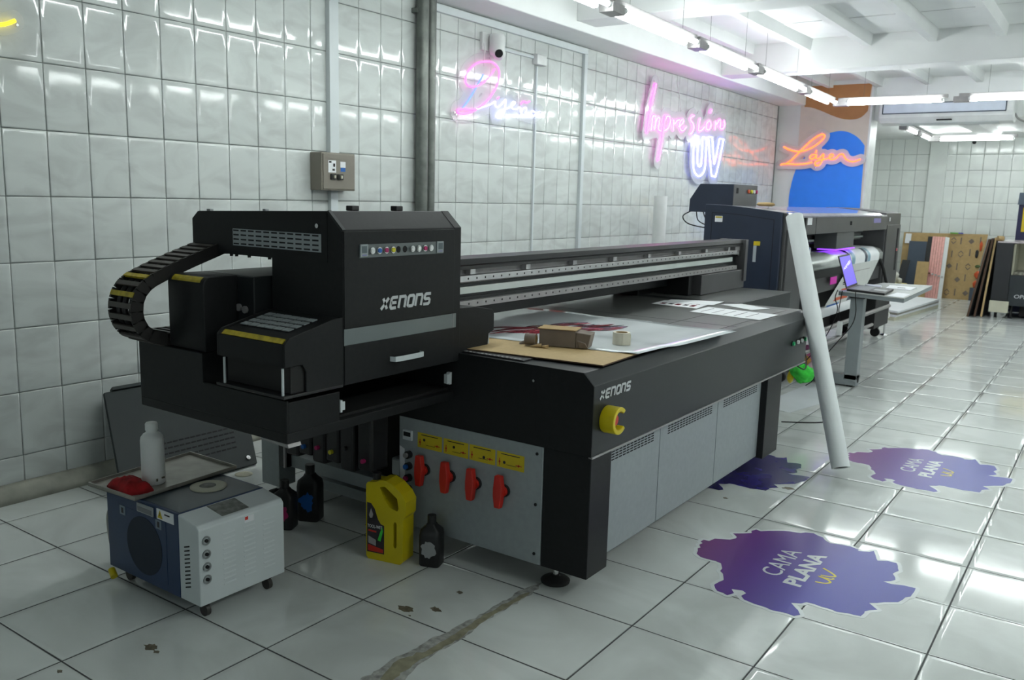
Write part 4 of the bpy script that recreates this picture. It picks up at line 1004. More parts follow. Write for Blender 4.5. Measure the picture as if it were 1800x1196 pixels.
# loose papers on the far part of the bed
PAP = [('white printed paper with dark pictures, leftmost on the printer bed', [(1.867, 4.018), (1.85, 4.23), (2.12, 4.33), (2.163, 3.995)], True),
       ('plain white paper partly over the pictured paper on the bed', [(1.90, 4.13), (1.86, 4.30), (2.147, 4.445), (2.17, 4.22)], False),
       ('long white paper with faint lines nearest on the printer bed', [(2.185, 3.843), (2.179, 4.122), (2.606, 4.08), (2.60, 3.791)], True),
       ('white paper lying crooked at the far edge of the bed', [(2.18, 4.30), (2.27, 4.42), (2.47, 4.33), (2.42, 4.17)], False)]
for k, (lb, pts, prn) in enumerate(PAP):
    z = ZB + .0015 + .0012 * (k == 1)
    c = Vector((sum(p[0] for p in pts) / 4, sum(p[1] for p in pts) / 4, z))
    t = thing('paper', c, lb, 'paper', 'loose papers on the printer bed')
    sheet(pts, z, .0006).build('sheet', M_PAPER, t)
    if prn:
        P0, P1, P2, P3 = [Vector((p[0], p[1], 0)) for p in pts]
        def bil(u, v): return P0.lerp(P3, u).lerp(P1.lerp(P2, u), v)
        for i in range(5):
            m = MB(); u0 = .12 + i * .16
            if k == 0: rr = [(u0, u0 + .1, .2 + .05 * (i % 2), .45), (u0 + .02, u0 + .1, .58, .8)]
            else: rr = [(u0, u0 + .012, .15, .85)]
            for a, b, c_, d_ in rr:
                qd = [bil(a, c_), bil(b, c_), bil(b, d_), bil(a, d_)]
                m.hexa([(p.x, p.y, z + .0006) for p in qd], [(p.x, p.y, z + .0009) for p in qd])
            m.build('print', M_INKP if k else (M_INKK if i % 2 else M_INKR), t)
# crushed cardboard box
zb = ZB + .0119
cb = thing('cardboard_box', (2.3, 2.36, zb), 'open grey-brown cardboard box lying on its side on the MDF board', 'box')
e = Vector((2.395 - 2.222, 2.335 - 2.281, 0)).normalized(); f_ = Vector((-e.y, e.x, 0))
def obq(o, l, w, z0, z1, skew=0.0):
    o = Vector((o[0], o[1], 0)); a = [o, o + e * l, o + e * l + f_ * w, o + f_ * w]
    return [(p.x, p.y, z0) for p in a], [(p.x + f_.x * skew, p.y + f_.y * skew, z1) for p in a]
m = MB(); m.hexa(*obq((2.222, 2.281), .150, .085, zb, zb + .068)); m.build('carton_body', M_CARD, cb, 0.002)
m = MB(); m.hexa(*obq((2.216, 2.276), .160, .10, zb + .069, zb + .0715)); m.build('top_flap', M_CARDL, cb)
m = MB(); fo = Vector((2.222, 2.281, 0)) + e * .151
m.hexa([(fo.x, fo.y, zb), (fo.x + e.x * .05, fo.y + e.y * .05, zb), (fo.x + e.x * .05 + f_.x * .075, fo.y + e.y * .05 + f_.y * .075, zb), (fo.x + f_.x * .08, fo.y + f_.y * .08, zb)],
       [(fo.x, fo.y, zb + .064), (fo.x + e.x * .062, fo.y + e.y * .062, zb + .058), (fo.x + e.x * .062 + f_.x * .075, fo.y + e.y * .062 + f_.y * .075, zb + .060), (fo.x + f_.x * .08, fo.y + f_.y * .08, zb + .066)])
m.build('end_flap', M_CARD, cb, 0.003)
m = MB(); m.hexa([(fo.x + e.x * .02, fo.y + e.y * .02 - .004, zb + .002), (fo.x + e.x * .055, fo.y + e.y * .055 - .006, zb + .002), (fo.x + e.x * .05, fo.y + e.y * .05 - .002, zb + .002), (fo.x + e.x * .02, fo.y + e.y * .02, zb + .002)],
       [(fo.x + e.x * .01, fo.y + e.y * .01 - .006, zb + .03), (fo.x + e.x * .045, fo.y + e.y * .045 - .012, zb + .022), (fo.x + e.x * .045, fo.y + e.y * .045 - .006, zb + .024), (fo.x + e.x * .01, fo.y + e.y * .01, zb + .032)])
m.build('bent_flap', M_CARD, cb)
# brown tape roll and torn cardboard bits next to the box
tr = thing('brown_tape_roll', (2.19, 2.255, zb), 'small brown tape roll lying beside the cardboard box', 'tape roll')
m = MB(); c = Vector((2.195, 2.262, zb + .0245)); m.pipe(c - e * .022, c + e * .022, .024, .017, 24); m.build('tape', M_CARD, tr)
m = MB(); m.pipe(c - e * .0225, c + e * .0225, .017, .0145, 24); m.build('core', M_CARDL, tr)
for k, (x, y, l, w, a, lb) in enumerate(((2.235, 2.243, .045, .018, .3, 'torn cardboard scrap next to the brown tape roll'), (2.268, 2.25, .042, .020, -.5, 'torn cardboard scrap propped against the cardboard box'), (2.152, 2.262, .025, .012, .9, 'tiny dark cardboard scrap left of the tape roll'))):
    m = MB(); ca, sa = math.cos(a), math.sin(a)
    q4 = [(x + u * ca - v * sa, y + u * sa + v * ca) for u, v in ((-l / 2, -w / 2), (l / 2, -w * .3), (l * .4, w / 2), (-l * .4, w * .4))]
    m.hexa([(p[0], p[1], zb) for p in q4], [(q4[0][0], q4[0][1], zb + .003), (q4[1][0], q4[1][1], zb + .009), (q4[2][0], q4[2][1], zb + .014), (q4[3][0], q4[3][1], zb + .006)])
    tag(m.build('cardboard_scrap', M_CARD if k == 2 else M_CARDL), lb, 'scrap')
tp = thing('tape_roll', (2.47, 2.54, ZB + .012), 'cream masking tape roll standing on the glossy film', 'tape roll')
m = MB(); m.pipe((2.455, 2.545, ZB + .0125), (2.455, 2.545, ZB + .0625), .036, .026, 30); m.build('tape', M_TAPE, tp)
m = MB(); m.pipe((2.455, 2.545, ZB + .0125), (2.455, 2.545, ZB + .0622), .026, .0235, 30); m.build('core', M_CARDL, tp)
m = MB(); tt = Vector((2.455, 2.545, 0)); dv = Vector((.81, -.58, 0)); pv = Vector((.58, .81, 0))
aa = tt + dv * .0365 - pv * .012; b2 = tt + dv * .040 + pv * .022
m.hexa([(aa.x, aa.y, ZB + .0128), (b2.x, b2.y, ZB + .0128), (b2.x + .0006, b2.y + .0006, ZB + .0128), (aa.x + .0006, aa.y + .0006, ZB + .0128)],
       [(aa.x, aa.y, ZB + .060), (b2.x, b2.y, ZB + .058), (b2.x + .0006, b2.y + .0006, ZB + .058), (aa.x + .0006, aa.y + .0006, ZB + .060)])
m.build('loose_end', M_TAPE, tp)

# ================================================================== around the near end of the printer
# chiller unit
ck = thing('water_chiller', (1.42, 1.21, 0), 'blue and white water chiller box on casters beside the tiled wall', 'chiller')
x0, xw, x1, y0, y1, zt = 1.15, 1.590, 1.704, 1.041, 1.40, .362
m = MB(); m.box(x0, xw, y0, y1, .058, zt); cbod = m.build('blue_case', M_BLUE, ck, 0.002)
m = MB(); m.prism([(xw + .0005, .058), (x1, .058), (x1, .330), (x1 - .012, .344), (xw + .0005, .3612)], 'y', y0, y1); cf = m.build('white_front', M_WHITEM, ck, 0.004)
m = MB(); m.box(x0 + .01, xw - .004, y0 + .01, y1 - .01, zt, zt + .0012); m.build('top_plate', mat('teal grey top', (0.035, 0.055, 0.07), 0.4), cbod)
cxx, cyy = 1.435, 1.275
m = MB(); m.lathe([(.066, 0), (.066, .004), (.058, .006), (.05, .0045), (.03, .004), (.0, .004)], (cxx, cyy, zt + .0012)); m.build('filler_cap', M_CREAM, cbod)
m = MB(); m.lathe([(.030, 0), (.028, .001), (.0, .001)], (cxx - .005, cyy, zt + .0054)); m.build('filler_cap_label', mat('faded grey', (0.22, 0.22, 0.20), 0.7, var=.4, scale=40), cbod)
# grille, handle and latches on the blue side
m = MB(); m.box(1.225, 1.520, y0 - .0012, y0 - .0002, .085, .315); gp = m.build('grille_plate', M_BLUE, cbod)
m = MB(); m.cyl((1.385, y0 - .0014, .195), (1.385, y0 - .0024, .195), .108, 40); m.build('fan_grille', mat('dark fan mesh', (0.010, 0.018, 0.035), 0.7), gp)
for x, z in ((1.255, .298), (1.478, .298)):
    m = MB(); m.box(x - .017, x + .017, y0 - .0026, y0 - .0013, z - .017, z + .017); lt = m.build('latch', mat('grey blue latch', (0.16, 0.21, 0.26), 0.4), gp)
    m = MB(); m.box(x - .006, x + .006, y0 - .0036, y0 - .0027, z - .010, z + .010); m.build('latch_slot', M_BLACKP, lt)
m = MB(); m.box(1.352, 1.452, y0 - .006, y0 - .0004, .318, .352); hd = m.build('handle_recess', mat('grey handle', (0.30, 0.32, 0.33), 0.4), cbod, 0.003)
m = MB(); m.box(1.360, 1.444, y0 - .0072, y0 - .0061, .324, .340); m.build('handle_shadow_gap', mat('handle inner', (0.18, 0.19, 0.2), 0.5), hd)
m = MB(); m.box(1.468, 1.568, y0 - .0012, y0 - .0003, .318, .356); ws = m.build('warning_sticker', M_PAPER, cbod)
m = MB(); m.prism([(1.474, .323), (1.503, .323), (1.4885, .352)], 'y', y0 - .0020, y0 - .0013); m.build('warning_triangle', M_YLABEL, ws)
m = MB(); m.box(1.4875, 1.4895, y0 - .0026, y0 - .0021, .331, .343); m.box(1.515, 1.545, y0 - .0020, y0 - .0013, .340, .345); m.build('sticker_print', M_INKK, ws)
# slanted vent slots on the white part's side, knobs and louvres on the front
m = MB()
for k in range(11):
    z = .105 + k * .0145; m.hexa([(1.622, y0 - .0008, z), (1.652, y0 - .0008, z + .010), (1.652, y0 - .0001, z + .010), (1.622, y0 - .0001, z)], [(1.622, y0 - .0008, z + .005), (1.652, y0 - .0008, z + .015), (1.652, y0 - .0001, z + .015), (1.622, y0 - .0001, z + .005)])
stuff(m.build('slanted_vent', M_SLOT, cf))
for z in (.288, .240, .195, .150):
    m = MB(); m.pipe((x1, y0 + .028, z), (x1 + .004, y0 + .028, z), .016, .011, 22); kn = m.build('port_ring', mat('grey ring', (0.24, 0.26, 0.26), 0.4), cf)
    m = MB(); m.cyl((x1 + .0002, y0 + .028, z), (x1 + .006, y0 + .028, z), .0062, 14); m.build('port', M_SLOT, kn)
for r in range(11):
    for c in range(3):
        m = MB(); y = y0 + .095 + c * .085; z = .105 + r * .018
        m.prism([(x1, z), (x1 + .0014, z + .001), (x1, z + .007)], 'y', y, y + .05); m.build('louvre', M_WHITEM, cf)
def tz_front(x): return .3612 + (x - (xw + .0005)) / (x1 - .012 - xw - .0005) * (.344 - .3612)   # sloped top of the white front
m = MB(); qd = [(x, y, tz_front(x)) for x, y in ((1.597, 1.150), (1.600, 1.265), (1.684, 1.262), (1.684, 1.150))]
m.hexa(qd, [(x, y, z + .0012) for x, y, z in qd]); m.build('control_panel', mat('olive grey panel', (0.17, 0.18, 0.165), 0.4, var=.5, scale=40), cf)
m = MB(); m.box(x1 - .0002, x1 + .0008, y0 + .185, y0 + .225, .302, .325); sk = m.build('sticker', M_PAPER, cf)
m = MB(); m.box(x1 + .0008, x1 + .0014, y0 + .187, y0 + .200, .312, .324); m.build('sticker_print', M_RED, sk)
for x, y in ((1.655, y0 + .045), (1.655, y1 - .05), (1.20, y0 + .045), (1.20, y1 - .05)):
    m = MB(); m.box(x - .022, x + .022, y - .014, y + .014, .040, .0585); cs = m.build('caster_fork', M_BLACKP, ck, 0.003)
    m = MB(); m.cyl((x + .01, y - .008, .022), (x + .01, y + .008, .022), .0215, 18); m.build('caster_wheel', mat('caster grey', (0.05, 0.046, 0.042), 0.6), cs)
m = MB(); m.tube(smooth_path([(x0 - .004, y0 + .03, .30), (x0 - .03, y0 + .02, .24), (x0 - .025, y0 + .02, .15), (x0 - .012, y0 + .025, .09)]), .008)
hz = m.build('drain_hose', mat('clear hose', (0.32, 0.33, 0.29), 0.3), ck)
for p, q_ in (((x0 - .012, y0 + .025, .095), (x0 - .004, y0 + .02, .075)), ((x0 + .015, y0 - .004, .045), (x0 + .045, y0 - .012, .028))):
    m = MB(); m.cyl(p, q_, .013, 12); m.build('hose_fitting', M_YELLOW, hz)
# second drain: steel tray on top, bottle and red cloth in it
tz = zt + .004
st = thing('drip_tray', (1.22, 1.22, tz), 'shallow worn steel drip tray resting on the chiller top', 'tray')
TP = [(1.100, 1.000), (1.376, 1.016), (1.345, 1.470), (1.050, 1.466)]
sheet(TP, tz, .003).build('pan', M_STEEL, st)
cen = Vector((sum(p[0] for p in TP) / 4, sum(p[1] for p in TP) / 4, 0))
for k in range(4):
    a = Vector((TP[k][0], TP[k][1], 0)); b = Vector((TP[(k + 1) % 4][0], TP[(k + 1) % 4][1], 0)); i0 = (cen - a).normalized() * .006; i1 = (cen - b).normalized() * .006
    m = MB(); m.hexa([(a.x, a.y, tz), (b.x, b.y, tz), (b.x + i1.x, b.y + i1.y, tz), (a.x + i0.x, a.y + i0.y, tz)], [(a.x, a.y, tz + .014), (b.x, b.y, tz + .014), (b.x + i1.x, b.y + i1.y, tz + .014), (a.x + i0.x, a.y + i0.y, tz + .014)])
    m.build('rim', M_STEEL, st)
bt = thing('white_bottle', (1.258, 1.165, tz + .003), 'tall white plastic bottle standing in the drip tray', 'bottle')
m = MB(); m.lathe([(.037, 0), (.041, .004), (.0415, .02), (.0415, .165), (.039, .178), (.030, .190), (.021, .195), (.020, .203)], (1.258, 1.165, tz + .0032)); m.build('body', M_WHITE, bt)
m = MB(); m.lathe([(.0215, 0), (.0225, .002), (.0222, .024), (.019, .029), (0.0, .029)], (1.258, 1.165, tz + .2062)); m.build('cap', M_WHITE, bt)
m = MB(); m.box(1.2985, 1.3005, 1.150, 1.156, tz + .02, tz + .03); m.box(1.2985, 1.3005, 1.172, 1.184, tz + .026, tz + .032); m.build('scuff', M_STAIN, bt)
m = MB(); rr = random.Random(9)
nn = 9; vs = []
for i in range(nn):
    for j in range(nn):
        u, v = i / (nn - 1) - .5, j / (nn - 1) - .5
        e_ = max(abs(u), abs(v)) * 2
        z = tz + .006 + (.036 * (1 - e_) ** .6 + .012 * abs(math.sin(9 * u + 5 * v)) + rr.uniform(0, .006)) * (1 if e_ < .99 else .15)
        vs.append((1.262 + u * .15 + v * .03 + rr.uniform(-.004, .004), 1.072 + v * .095 - u * .02 + rr.uniform(-.004, .004), z))
fs = [(i * nn + j, (i + 1) * nn + j, (i + 1) * nn + j + 1, i * nn + j + 1) for i in range(nn - 1) for j in range(nn - 1)]
vb = [(x, y, tz + .0032) for x, y, z in vs]; n2 = nn * nn
m.add(vs + vb, fs + [tuple(k + n2 for k in reversed(f)) for f in fs], True)
bo = [i * nn for i in range(nn)] + [(nn - 1) * nn + j for j in range(1, nn)] + [i * nn + nn - 1 for i in range(nn - 2, -1, -1)] + list(range(nn - 2, 0, -1))
m.f += [[bo[k], bo[(k + 1) % len(bo)], bo[(k + 1) % len(bo)] + n2, bo[k] + n2] for k in range(len(bo))]; m.sm += [False] * len(bo)
tag(m.build('red_cloth', M_REDCLOTH), 'crumpled red cloth in the drip tray beside the white bottle', 'cloth')
# round floor drain beside the leaning sheet
m = MB(); m.lathe([(.045, 0), (.045, .0016), (.030, .002), (.0, .0018)], (.52, 2.13, 0.0003))
tag(m.build('floor_drain', M_CREAM), 'small round cream floor drain behind the chiller', 'drain')
# grey slotted panel leaning on the wall
M_TEALSHADE = mat('shaded teal grey enamel', (0.032, 0.041, 0.041), 0.5, spec=0.2)  # base colour darkened to carry the shade of tray and printer
lp = thing('slotted_metal_sheet', (0.25, 2.0, 0), 'grey slotted metal sheet leaning against the tiled wall', 'metal sheet')
Y0_, Y1_ = 0.0, 1.0
def lpv(t, s, off=0.0):
    a = Vector((.44, 1.51 + .76 * t, 0.002)); b = Vector((.050, 1.66 + .80 * t, .432)); p = a.lerp(b, s); return p + Vector((.74, 0, .67)) * off
m = MB(); m.hexa([lpv(Y0_, 0), lpv(Y1_, 0), lpv(Y1_, 1), lpv(Y0_, 1)], [lpv(Y0_, 0, .018), lpv(Y1_, 0, .018), lpv(Y1_, 1, .018), lpv(Y0_, 1, .018)]); m.build('panel', M_TEALSHADE, lp, 0.002)
m = MB()
for r in range(5):
    for c in range(16):
        y = .18 + c * .043; s = .20 + r * .05
        m.hexa([lpv(y, s, .018), lpv(y + .034, s, .018), lpv(y + .034, s + .014, .018), lpv(y, s + .014, .018)], [lpv(y, s, .0188), lpv(y + .034, s, .0188), lpv(y + .034, s + .014, .0188), lpv(y, s + .014, .0188)])
stuff(m.build('vent_slots', M_SLOT, lp))
m = MB(); m.cyl(lpv(.93, .07, .018), lpv(.93, .07, .028), .012, 14); m.build('screw_knob', M_CHROME, lp)
m = MB(); m.hexa([lpv(Y0_ + .05, 1.0), lpv(Y1_, 1.0), lpv(Y1_, 1.03), lpv(Y0_ + .05, 1.03)], [lpv(Y0_ + .05, 1.0, .03), lpv(Y1_, 1.0, .03), lpv(Y1_, 1.03, .03), lpv(Y0_ + .05, 1.03, .03)]); m.build('flange', M_TEALSHADE, lp)

# yellow jug with two handle holes
jg = thing('yellow_jug', (1.83, 1.80, 0), 'yellow plastic oil jug with black cap standing by the valve panel', 'jug')
JA = math.radians(12)
Rj = Matrix.Translation((1.752, 1.775, 0)) @ Matrix.Rotation(JA, 4, 'Z') @ Matrix.Diagonal((.80, .78, 1, 1))
outer = [(0, .012), (.012, 0), (.195, 0), (.212, .012), (.214, .19), (.226, .205), (.228, .262), (.205, .292), (.160, .322), (.115, .338), (.080, .336), (.055, .326), (.012, .322), (0, .310)]
hole1 = [(.078, .308), (.108, .314), (.178, .272), (.187, .232), (.180, .220), (.140, .228), (.104, .262)]
hole2 = [(.158, .068), (.172, .064), (.176, .075), (.176, .168), (.168, .176), (.158, .168)]
vs, fs = fill_loops([outer, hole1, hole2], 1.0)
m = MB(); m.add([(v[0], v[2] * .105, v[1]) for v in vs], fs); m.xf(Rj); m.build('body', M_YELLOW, jg, 0.010, 3)
m = MB(); m.cyl((.032, .052, .322), (.032, .052, .352), .021, 20); m.xf(Rj); m.build('cap', M_BLACKP, jg, 0.003)
lbl = [(.006, .030), (.105, .030), (.105, .150), (.085, .155), (.070, .172), (.050, .215), (.030, .235), (.006, .238)]
m = MB(); m.prism(lbl, 'y', -.0012, -.0002); m.xf(Rj); jl = m.build('label', M_INKK, jg)
for nm, pts, mm in (('label_stripe', [(.012, .035), (.10, .035), (.10, .05), (.012, .062)], M_RED), ('label_leaf', [(.068, .085), (.085, .082), (.098, .125), (.095, .145), (.082, .12)], M_GREEN),
                    ('label_emblem', [(.018, .185), (.030, .215), (.042, .19), (.036, .175), (.024, .174)], mat('grey print', (0.35, 0.33, 0.33), 0.5)), ('label_band', [(.014, .118), (.060, .116), (.060, .123), (.014, .125)], M_RED),
                    ('label_photo', [(.014, .068), (.058, .060), (.058, .085), (.014, .098)], mat('grey print', (0.35, 0.33, 0.33), 0.5))):
    m = MB(); m.prism(pts, 'y', -.0020, -.0013); m.xf(Rj); m.build(nm, mm, jl)
m = fit_text('TOOL-WET', (.010, -.0021, .134), (1, 0, 0), (0, 0, 1), .085, .013, .0005); m.xf(Rj); m.build('label_lettering', M_PAPER, jl)

def ink_bottle(x, y, h, w, d, ang, label, splash, cap=None):
    t = thing('ink_bottle', (x, y, 0), label, 'ink bottle', 'black ink bottles on the floor')
    R = Matrix.Translation((x, y, 0)) @ Matrix.Rotation(ang, 4, 'Z')
    m = MB(); n = 16
    def ring(z, sx, sy, e=.35):
        out = []
        for k in range(n):
            a = 2 * math.pi * (k + .5) / n; c, s_ = math.cos(a), math.sin(a)
            out.append((math.copysign(abs(c) ** e, c) * sx, math.copysign(abs(s_) ** e, s_) * sy, z))
        return out
    levels = [(0, w * .46, d * .46), (.006, w * .5, d * .5), (h * .62, w * .5, d * .5), (h * .72, w * .46, d * .46), (h * .80, w * .24, d * .30), (h * .84, w * .2, d * .24)]
    vs = [p for z, a, b in levels for p in ring(z, a, b)]
    m.add(vs, [(i * n + k, i * n + (k + 1) % n, (i + 1) * n + (k + 1) % n, (i + 1) * n + k) for i in range(len(levels) - 1) for k in range(n)], True)
    m.add(vs[:n] + vs[-n:], [tuple(range(n))[::-1], tuple(range(n, 2 * n))]); m.xf(R); m.build('body', M_BLACKP, t)
    m = MB(); m.cyl((0, 0, h * .835), (0, 0, h), w * .2, 18); m.xf(R); m.build('cap', M_BLACKP, t, 0.003)
    if splash:
        rs = random.Random(int(x * 1000)); pts = []
        for k in range(22):
            a = 2 * math.pi * k / 22; r = rs.uniform(.6, 1.05); pts.append((w * .38 * r * math.cos(a), h * .36 + h * .19 * r * math.sin(a)))
        vs, fs = fill_loops([pts], 1.0); m = MB(); m.add([(v[0], -d * .5 - .0008 + v[2] * .0006, v[1]) for v in vs], fs); m.xf(R); m.build('paint_splash_label', splash, t)
    return t
ink_bottle(1.995, 1.895, .205, .088, .075, math.radians(20), 'small black ink bottle with grey splash label, right of the yellow jug', mat('grey splash', (0.30, 0.31, 0.31), 0.6))
ink_bottle(1.245, 1.79, .215, .095, .08, math.radians(25), 'black ink bottle with magenta splash label behind the chiller', M_MAG)
ink_bottle(1.255, 1.925, .255, .105, .085, math.radians(25), 'black ink bottle with blue splash label under the printer tray', M_CYAN)
m = MB(); m.hexa([(1.50, 2.02, .0005), (1.53, 2.03, .0005), (1.50, 2.10, .0005), (1.47, 2.09, .0005)], [(1.50, 2.02, .0012), (1.53, 2.03, .0012), (1.50, 2.10, .0012), (1.47, 2.09, .0012)])
tag(m.build('tape_scrap', M_YTAPE), 'short yellow tape scrap on the floor under the printer', 'scrap')

# ================================================================== floor decals
def splash_decal(dx, dy, label, text=True, flip=1, ang=0.0, dark=False):
    cx = sum(p[0] for p in SPLASH) / len(SPLASH); cy = sum(p[1] for p in SPLASH) / len(SPLASH)
    ca, sa = math.cos(ang), math.sin(ang)
    def T(p): x, y = (p[0] - cx), (p[1] - cy) * flip; return (cx + dx + x * ca - y * sa, cy + dy + x * sa + y * ca)
    t = thing('floor_decal', T((cx, cy)) + (0.0005,), label, 'floor decal', 'splash floor decals')
    rj = random.Random(11); pts = []
    for i, p in enumerate(SPLASH):
        q = SPLASH[(i + 1) % len(SPLASH)]; l = math.hypot(q[0] - p[0], q[1] - p[1]); k = max(1, int(l / .022))
        for j in range(k):
            u = j / k; pts.append((p[0] + (q[0] - p[0]) * u + (rj.gauss(0, .0055) if j else 0), p[1] + (q[1] - p[1]) * u + (rj.gauss(0, .0055) if j else 0)))
    pts = [T(p) for p in pts]
    loops = sdf_outline(list(zip(pts, pts[1:] + pts[:1])), .016, True, .006)
    vs, fs = fill_loops(loops, 1.0); m = MB(); m.add([(v[0], v[1], .0004 + v[2] * .0005) for v in vs], fs)
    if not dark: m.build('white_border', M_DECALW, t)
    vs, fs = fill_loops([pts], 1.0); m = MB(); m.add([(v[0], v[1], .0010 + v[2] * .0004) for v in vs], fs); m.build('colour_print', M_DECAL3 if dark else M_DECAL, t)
    if text:
        U, V = (0, 1, 0), (-1, 0, 0)
        o = lambda x, y: (x + dx, y + dy, .0015)
        fit_text('CAMA', o(3.145, 2.655), U, V, .300, .078, .0004).build('lettering', M_DECALW, t)
        fit_text('PLANA', o(3.242, 2.612), U, V, .370, .070, .0004, 0, .035).build('lettering', M_DECALW, t)
        st = [[(0, .9), (.06, .3), (.2, .05), (.32, .3), (.4, .9), (.40, .2), (.5, .0)], [(.5, .9), (.56, .3), (.68, .05), (.85, .5), (1.0, 1.1)]]
        m = MB()
        for s_ in st: m.ribbon(smooth_path([(a * .15, b * .058) for a, b in s_], 5), .009, (3.325 + dx, 2.70 + dy, .0015), U, V, .0004)
        m.build('lettering', M_DECALY, t)
    return t
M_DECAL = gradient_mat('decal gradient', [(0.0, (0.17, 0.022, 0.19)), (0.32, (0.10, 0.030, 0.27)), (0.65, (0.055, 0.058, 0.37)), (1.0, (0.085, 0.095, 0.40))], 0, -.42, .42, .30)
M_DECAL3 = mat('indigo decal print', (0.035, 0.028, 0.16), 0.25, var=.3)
splash_decal(0, 0, 'nearest purple splash floor decal lettered CAMA PLANA uv')
splash_decal(.150, 1.83, 'purple splash floor decal lettered CAMA PLANA beside the foot of the white tube')
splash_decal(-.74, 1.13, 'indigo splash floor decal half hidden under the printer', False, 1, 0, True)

# ================================================================== white tube leaning on the printer's far corner
b0 = Vector((2.985, 4.150, .046)); b1 = Vector((2.478, 4.62, 1.385))
rt = thing('white_tube_roll', (2.985, 4.15, 0), 'long white paper roll leaning on the printer corner', 'roll')
m = MB(); m.pipe(b0, b1, .049, .040, 36); m.build('paper_roll', mat('roll white', (0.80, 0.84, 0.84), 0.45, var=.02), rt)
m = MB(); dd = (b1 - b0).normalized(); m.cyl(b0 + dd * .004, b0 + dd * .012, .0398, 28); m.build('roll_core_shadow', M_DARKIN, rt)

# ================================================================== roll printer behind
rx, ra, rb = 2.0, 5.98, 10.05
rp_ = thing('roll_printer', (1.65, 8.0, 0), 'large dark roll-to-roll printer standing behind the flatbed printer', 'printer')
# end cabinets with arched tops
def arch(x0, x1, z0, zr, zf):
    pts = [(x0, z0), (x1, z0), (x1, zf)]
    for k in range(1, 9):
        t = k / 9; pts.append((x1 + (x0 - x1) * t, zf + (zr - zf) * math.sin(t * math.pi / 2)))
    return pts + [(x0, zr)]
m = MB(); m.prism(arch(1.34, 1.96, .55, 1.438, 1.392), 'y', ra, ra + .035); nc = m.build('near_cabinet', M_NAVY, rp_, 0.004)
m = MB(); m.prism(arch(1.34, 1.985, .55, 1.432, 1.386), 'y', ra + .035, 6.47); m.build('near_cabinet_body', M_GREYM, nc, 0.004)
m = MB(); m.prism([(1.985, .58), (2.0, .58), (2.0, 1.26), (1.985, 1.26)], 'y', ra + .06, 6.46); m.build('near_front_door', M_GREYM, nc, 0.003)
ins = arch(1.40, 1.90, .75, 1.375, 1.335)
m = MB()
for p, q in zip(ins, ins[1:] + ins[:1]):
    m.hexa([(p[0], ra - .0012, p[1]), (q[0], ra - .0012, q[1]), (q[0], ra, q[1]), (p[0], ra, p[1])], [(p[0] + .004, ra - .0012, p[1] - .004), (q[0] + .004, ra - .0012, q[1] - .004), (q[0] + .004, ra, q[1] - .004), (p[0] + .004, ra, p[1] - .004)])
m.build('panel_groove', M_SLOT, nc)
m = MB(); m.box(1.428, 1.490, ra - .0015, ra - .0002, 1.302, 1.348); s1 = m.build('sticker', M_PAPER, nc)
m = MB(); m.box(1.432, 1.486, ra - .0025, ra - .0016, 1.333, 1.345); m.build('sticker_print', M_YLABEL, s1)
m = MB(); m.box(1.755, 1.780, ra - .0015, ra - .0002, 1.005, 1.13); m.build('sticker', mat('grey sticker', (0.40, 0.44, 0.47), 0.4), nc)
m = MB(); m.box(1.755, 1.806, ra - .0015, ra - .0002, 1.132, 1.165); m.build('sticker', M_YLABEL, nc)
m = MB(); m.prism(arch(1.34, 1.985, .50, 1.432, 1.386), 'y', 9.33, rb); fc = m.build('far_cabinet', M_GREYM, rp_, 0.004)
m = MB(); m.box(1.985, 2.0, 9.36, rb - .03, .58, 1.26); m.build('far_front_door', M_GREYM, fc, 0.004)
m = MB(); m.box(2.0, 2.004, 9.86, 9.93, .75, 1.22); m.build('door_handle', M_SLOT, fc, 0.002)
m = MB(); m.cyl((2.004, 9.88, .98), (2.012, 9.88, .98), .014, 14); m.build('red_button', mat('pink red button', (0.75, 0.15, 0.18), 0.4), fc)
m = MB(); m.box(2.0, 2.0015, 9.42, 9.46, 1.30, 1.34); m.build('sticker', M_PAPER, fc)
# hood, back, interior
m = MB(); m.prism([(1.40, 1.255), (2.0, 1.215), (2.0, 1.352), (1.985, 1.368), (1.7, 1.41), (1.40, 1.415)], 'y', 6.47, 9.33); hd = m.build('hood', M_GREYM, rp_, 0.003)
m = MB(); m.prism([(1.56, 1.416), (1.985, 1.369), (2.012, 1.352), (2.014, 1.366), (1.99, 1.386), (1.56, 1.430)], 'y', ra + .05, 9.0); m.build('clear_top_cover', mat('pale glossy cover', (0.34, 0.33, 0.40), 0.08), hd)
m = MB(); m.box(2.0, 2.0016, 6.74, 6.745, 1.217, 1.355); m.build('hood_seam', M_SLOT, hd)
m = MB(); m.box(2.0, 2.0016, 6.50, 6.62, 1.292, 1.350); s2_ = m.build('sticker', M_PAPER, hd)
m = MB(); m.box(2.0, 2.012, 7.82, 7.84, 1.277, 1.312); m.build('hood_latch', M_SLOT, hd)
m = MB(); m.box(2.0, 2.0016, 8.72, 9.02, 1.288, 1.335); m.build('violet_label', mat('violet label', (0.20, 0.18, 0.50), 0.3), hd)
m = MB(); m.box(1.36, 1.42, 6.47, 9.33, .55, 1.41); m.build('back_panel', M_BLACKP, rp_)
m = MB(); m.box(1.66, 1.74, 6.47, 9.33, 1.10, 1.17); ra_ = m.build('carriage_rail', M_ALU, rp_, 0.004)
m = MB(); m.box(1.74, 1.765, 6.47, 9.33, 1.12, 1.14); m.build('rail_strip', M_STRIPW, ra_)
m = MB(); m.box(1.66, 1.76, 6.47, 9.33, 1.180, 1.225); m.build('rail_strip', M_ALU, ra_)
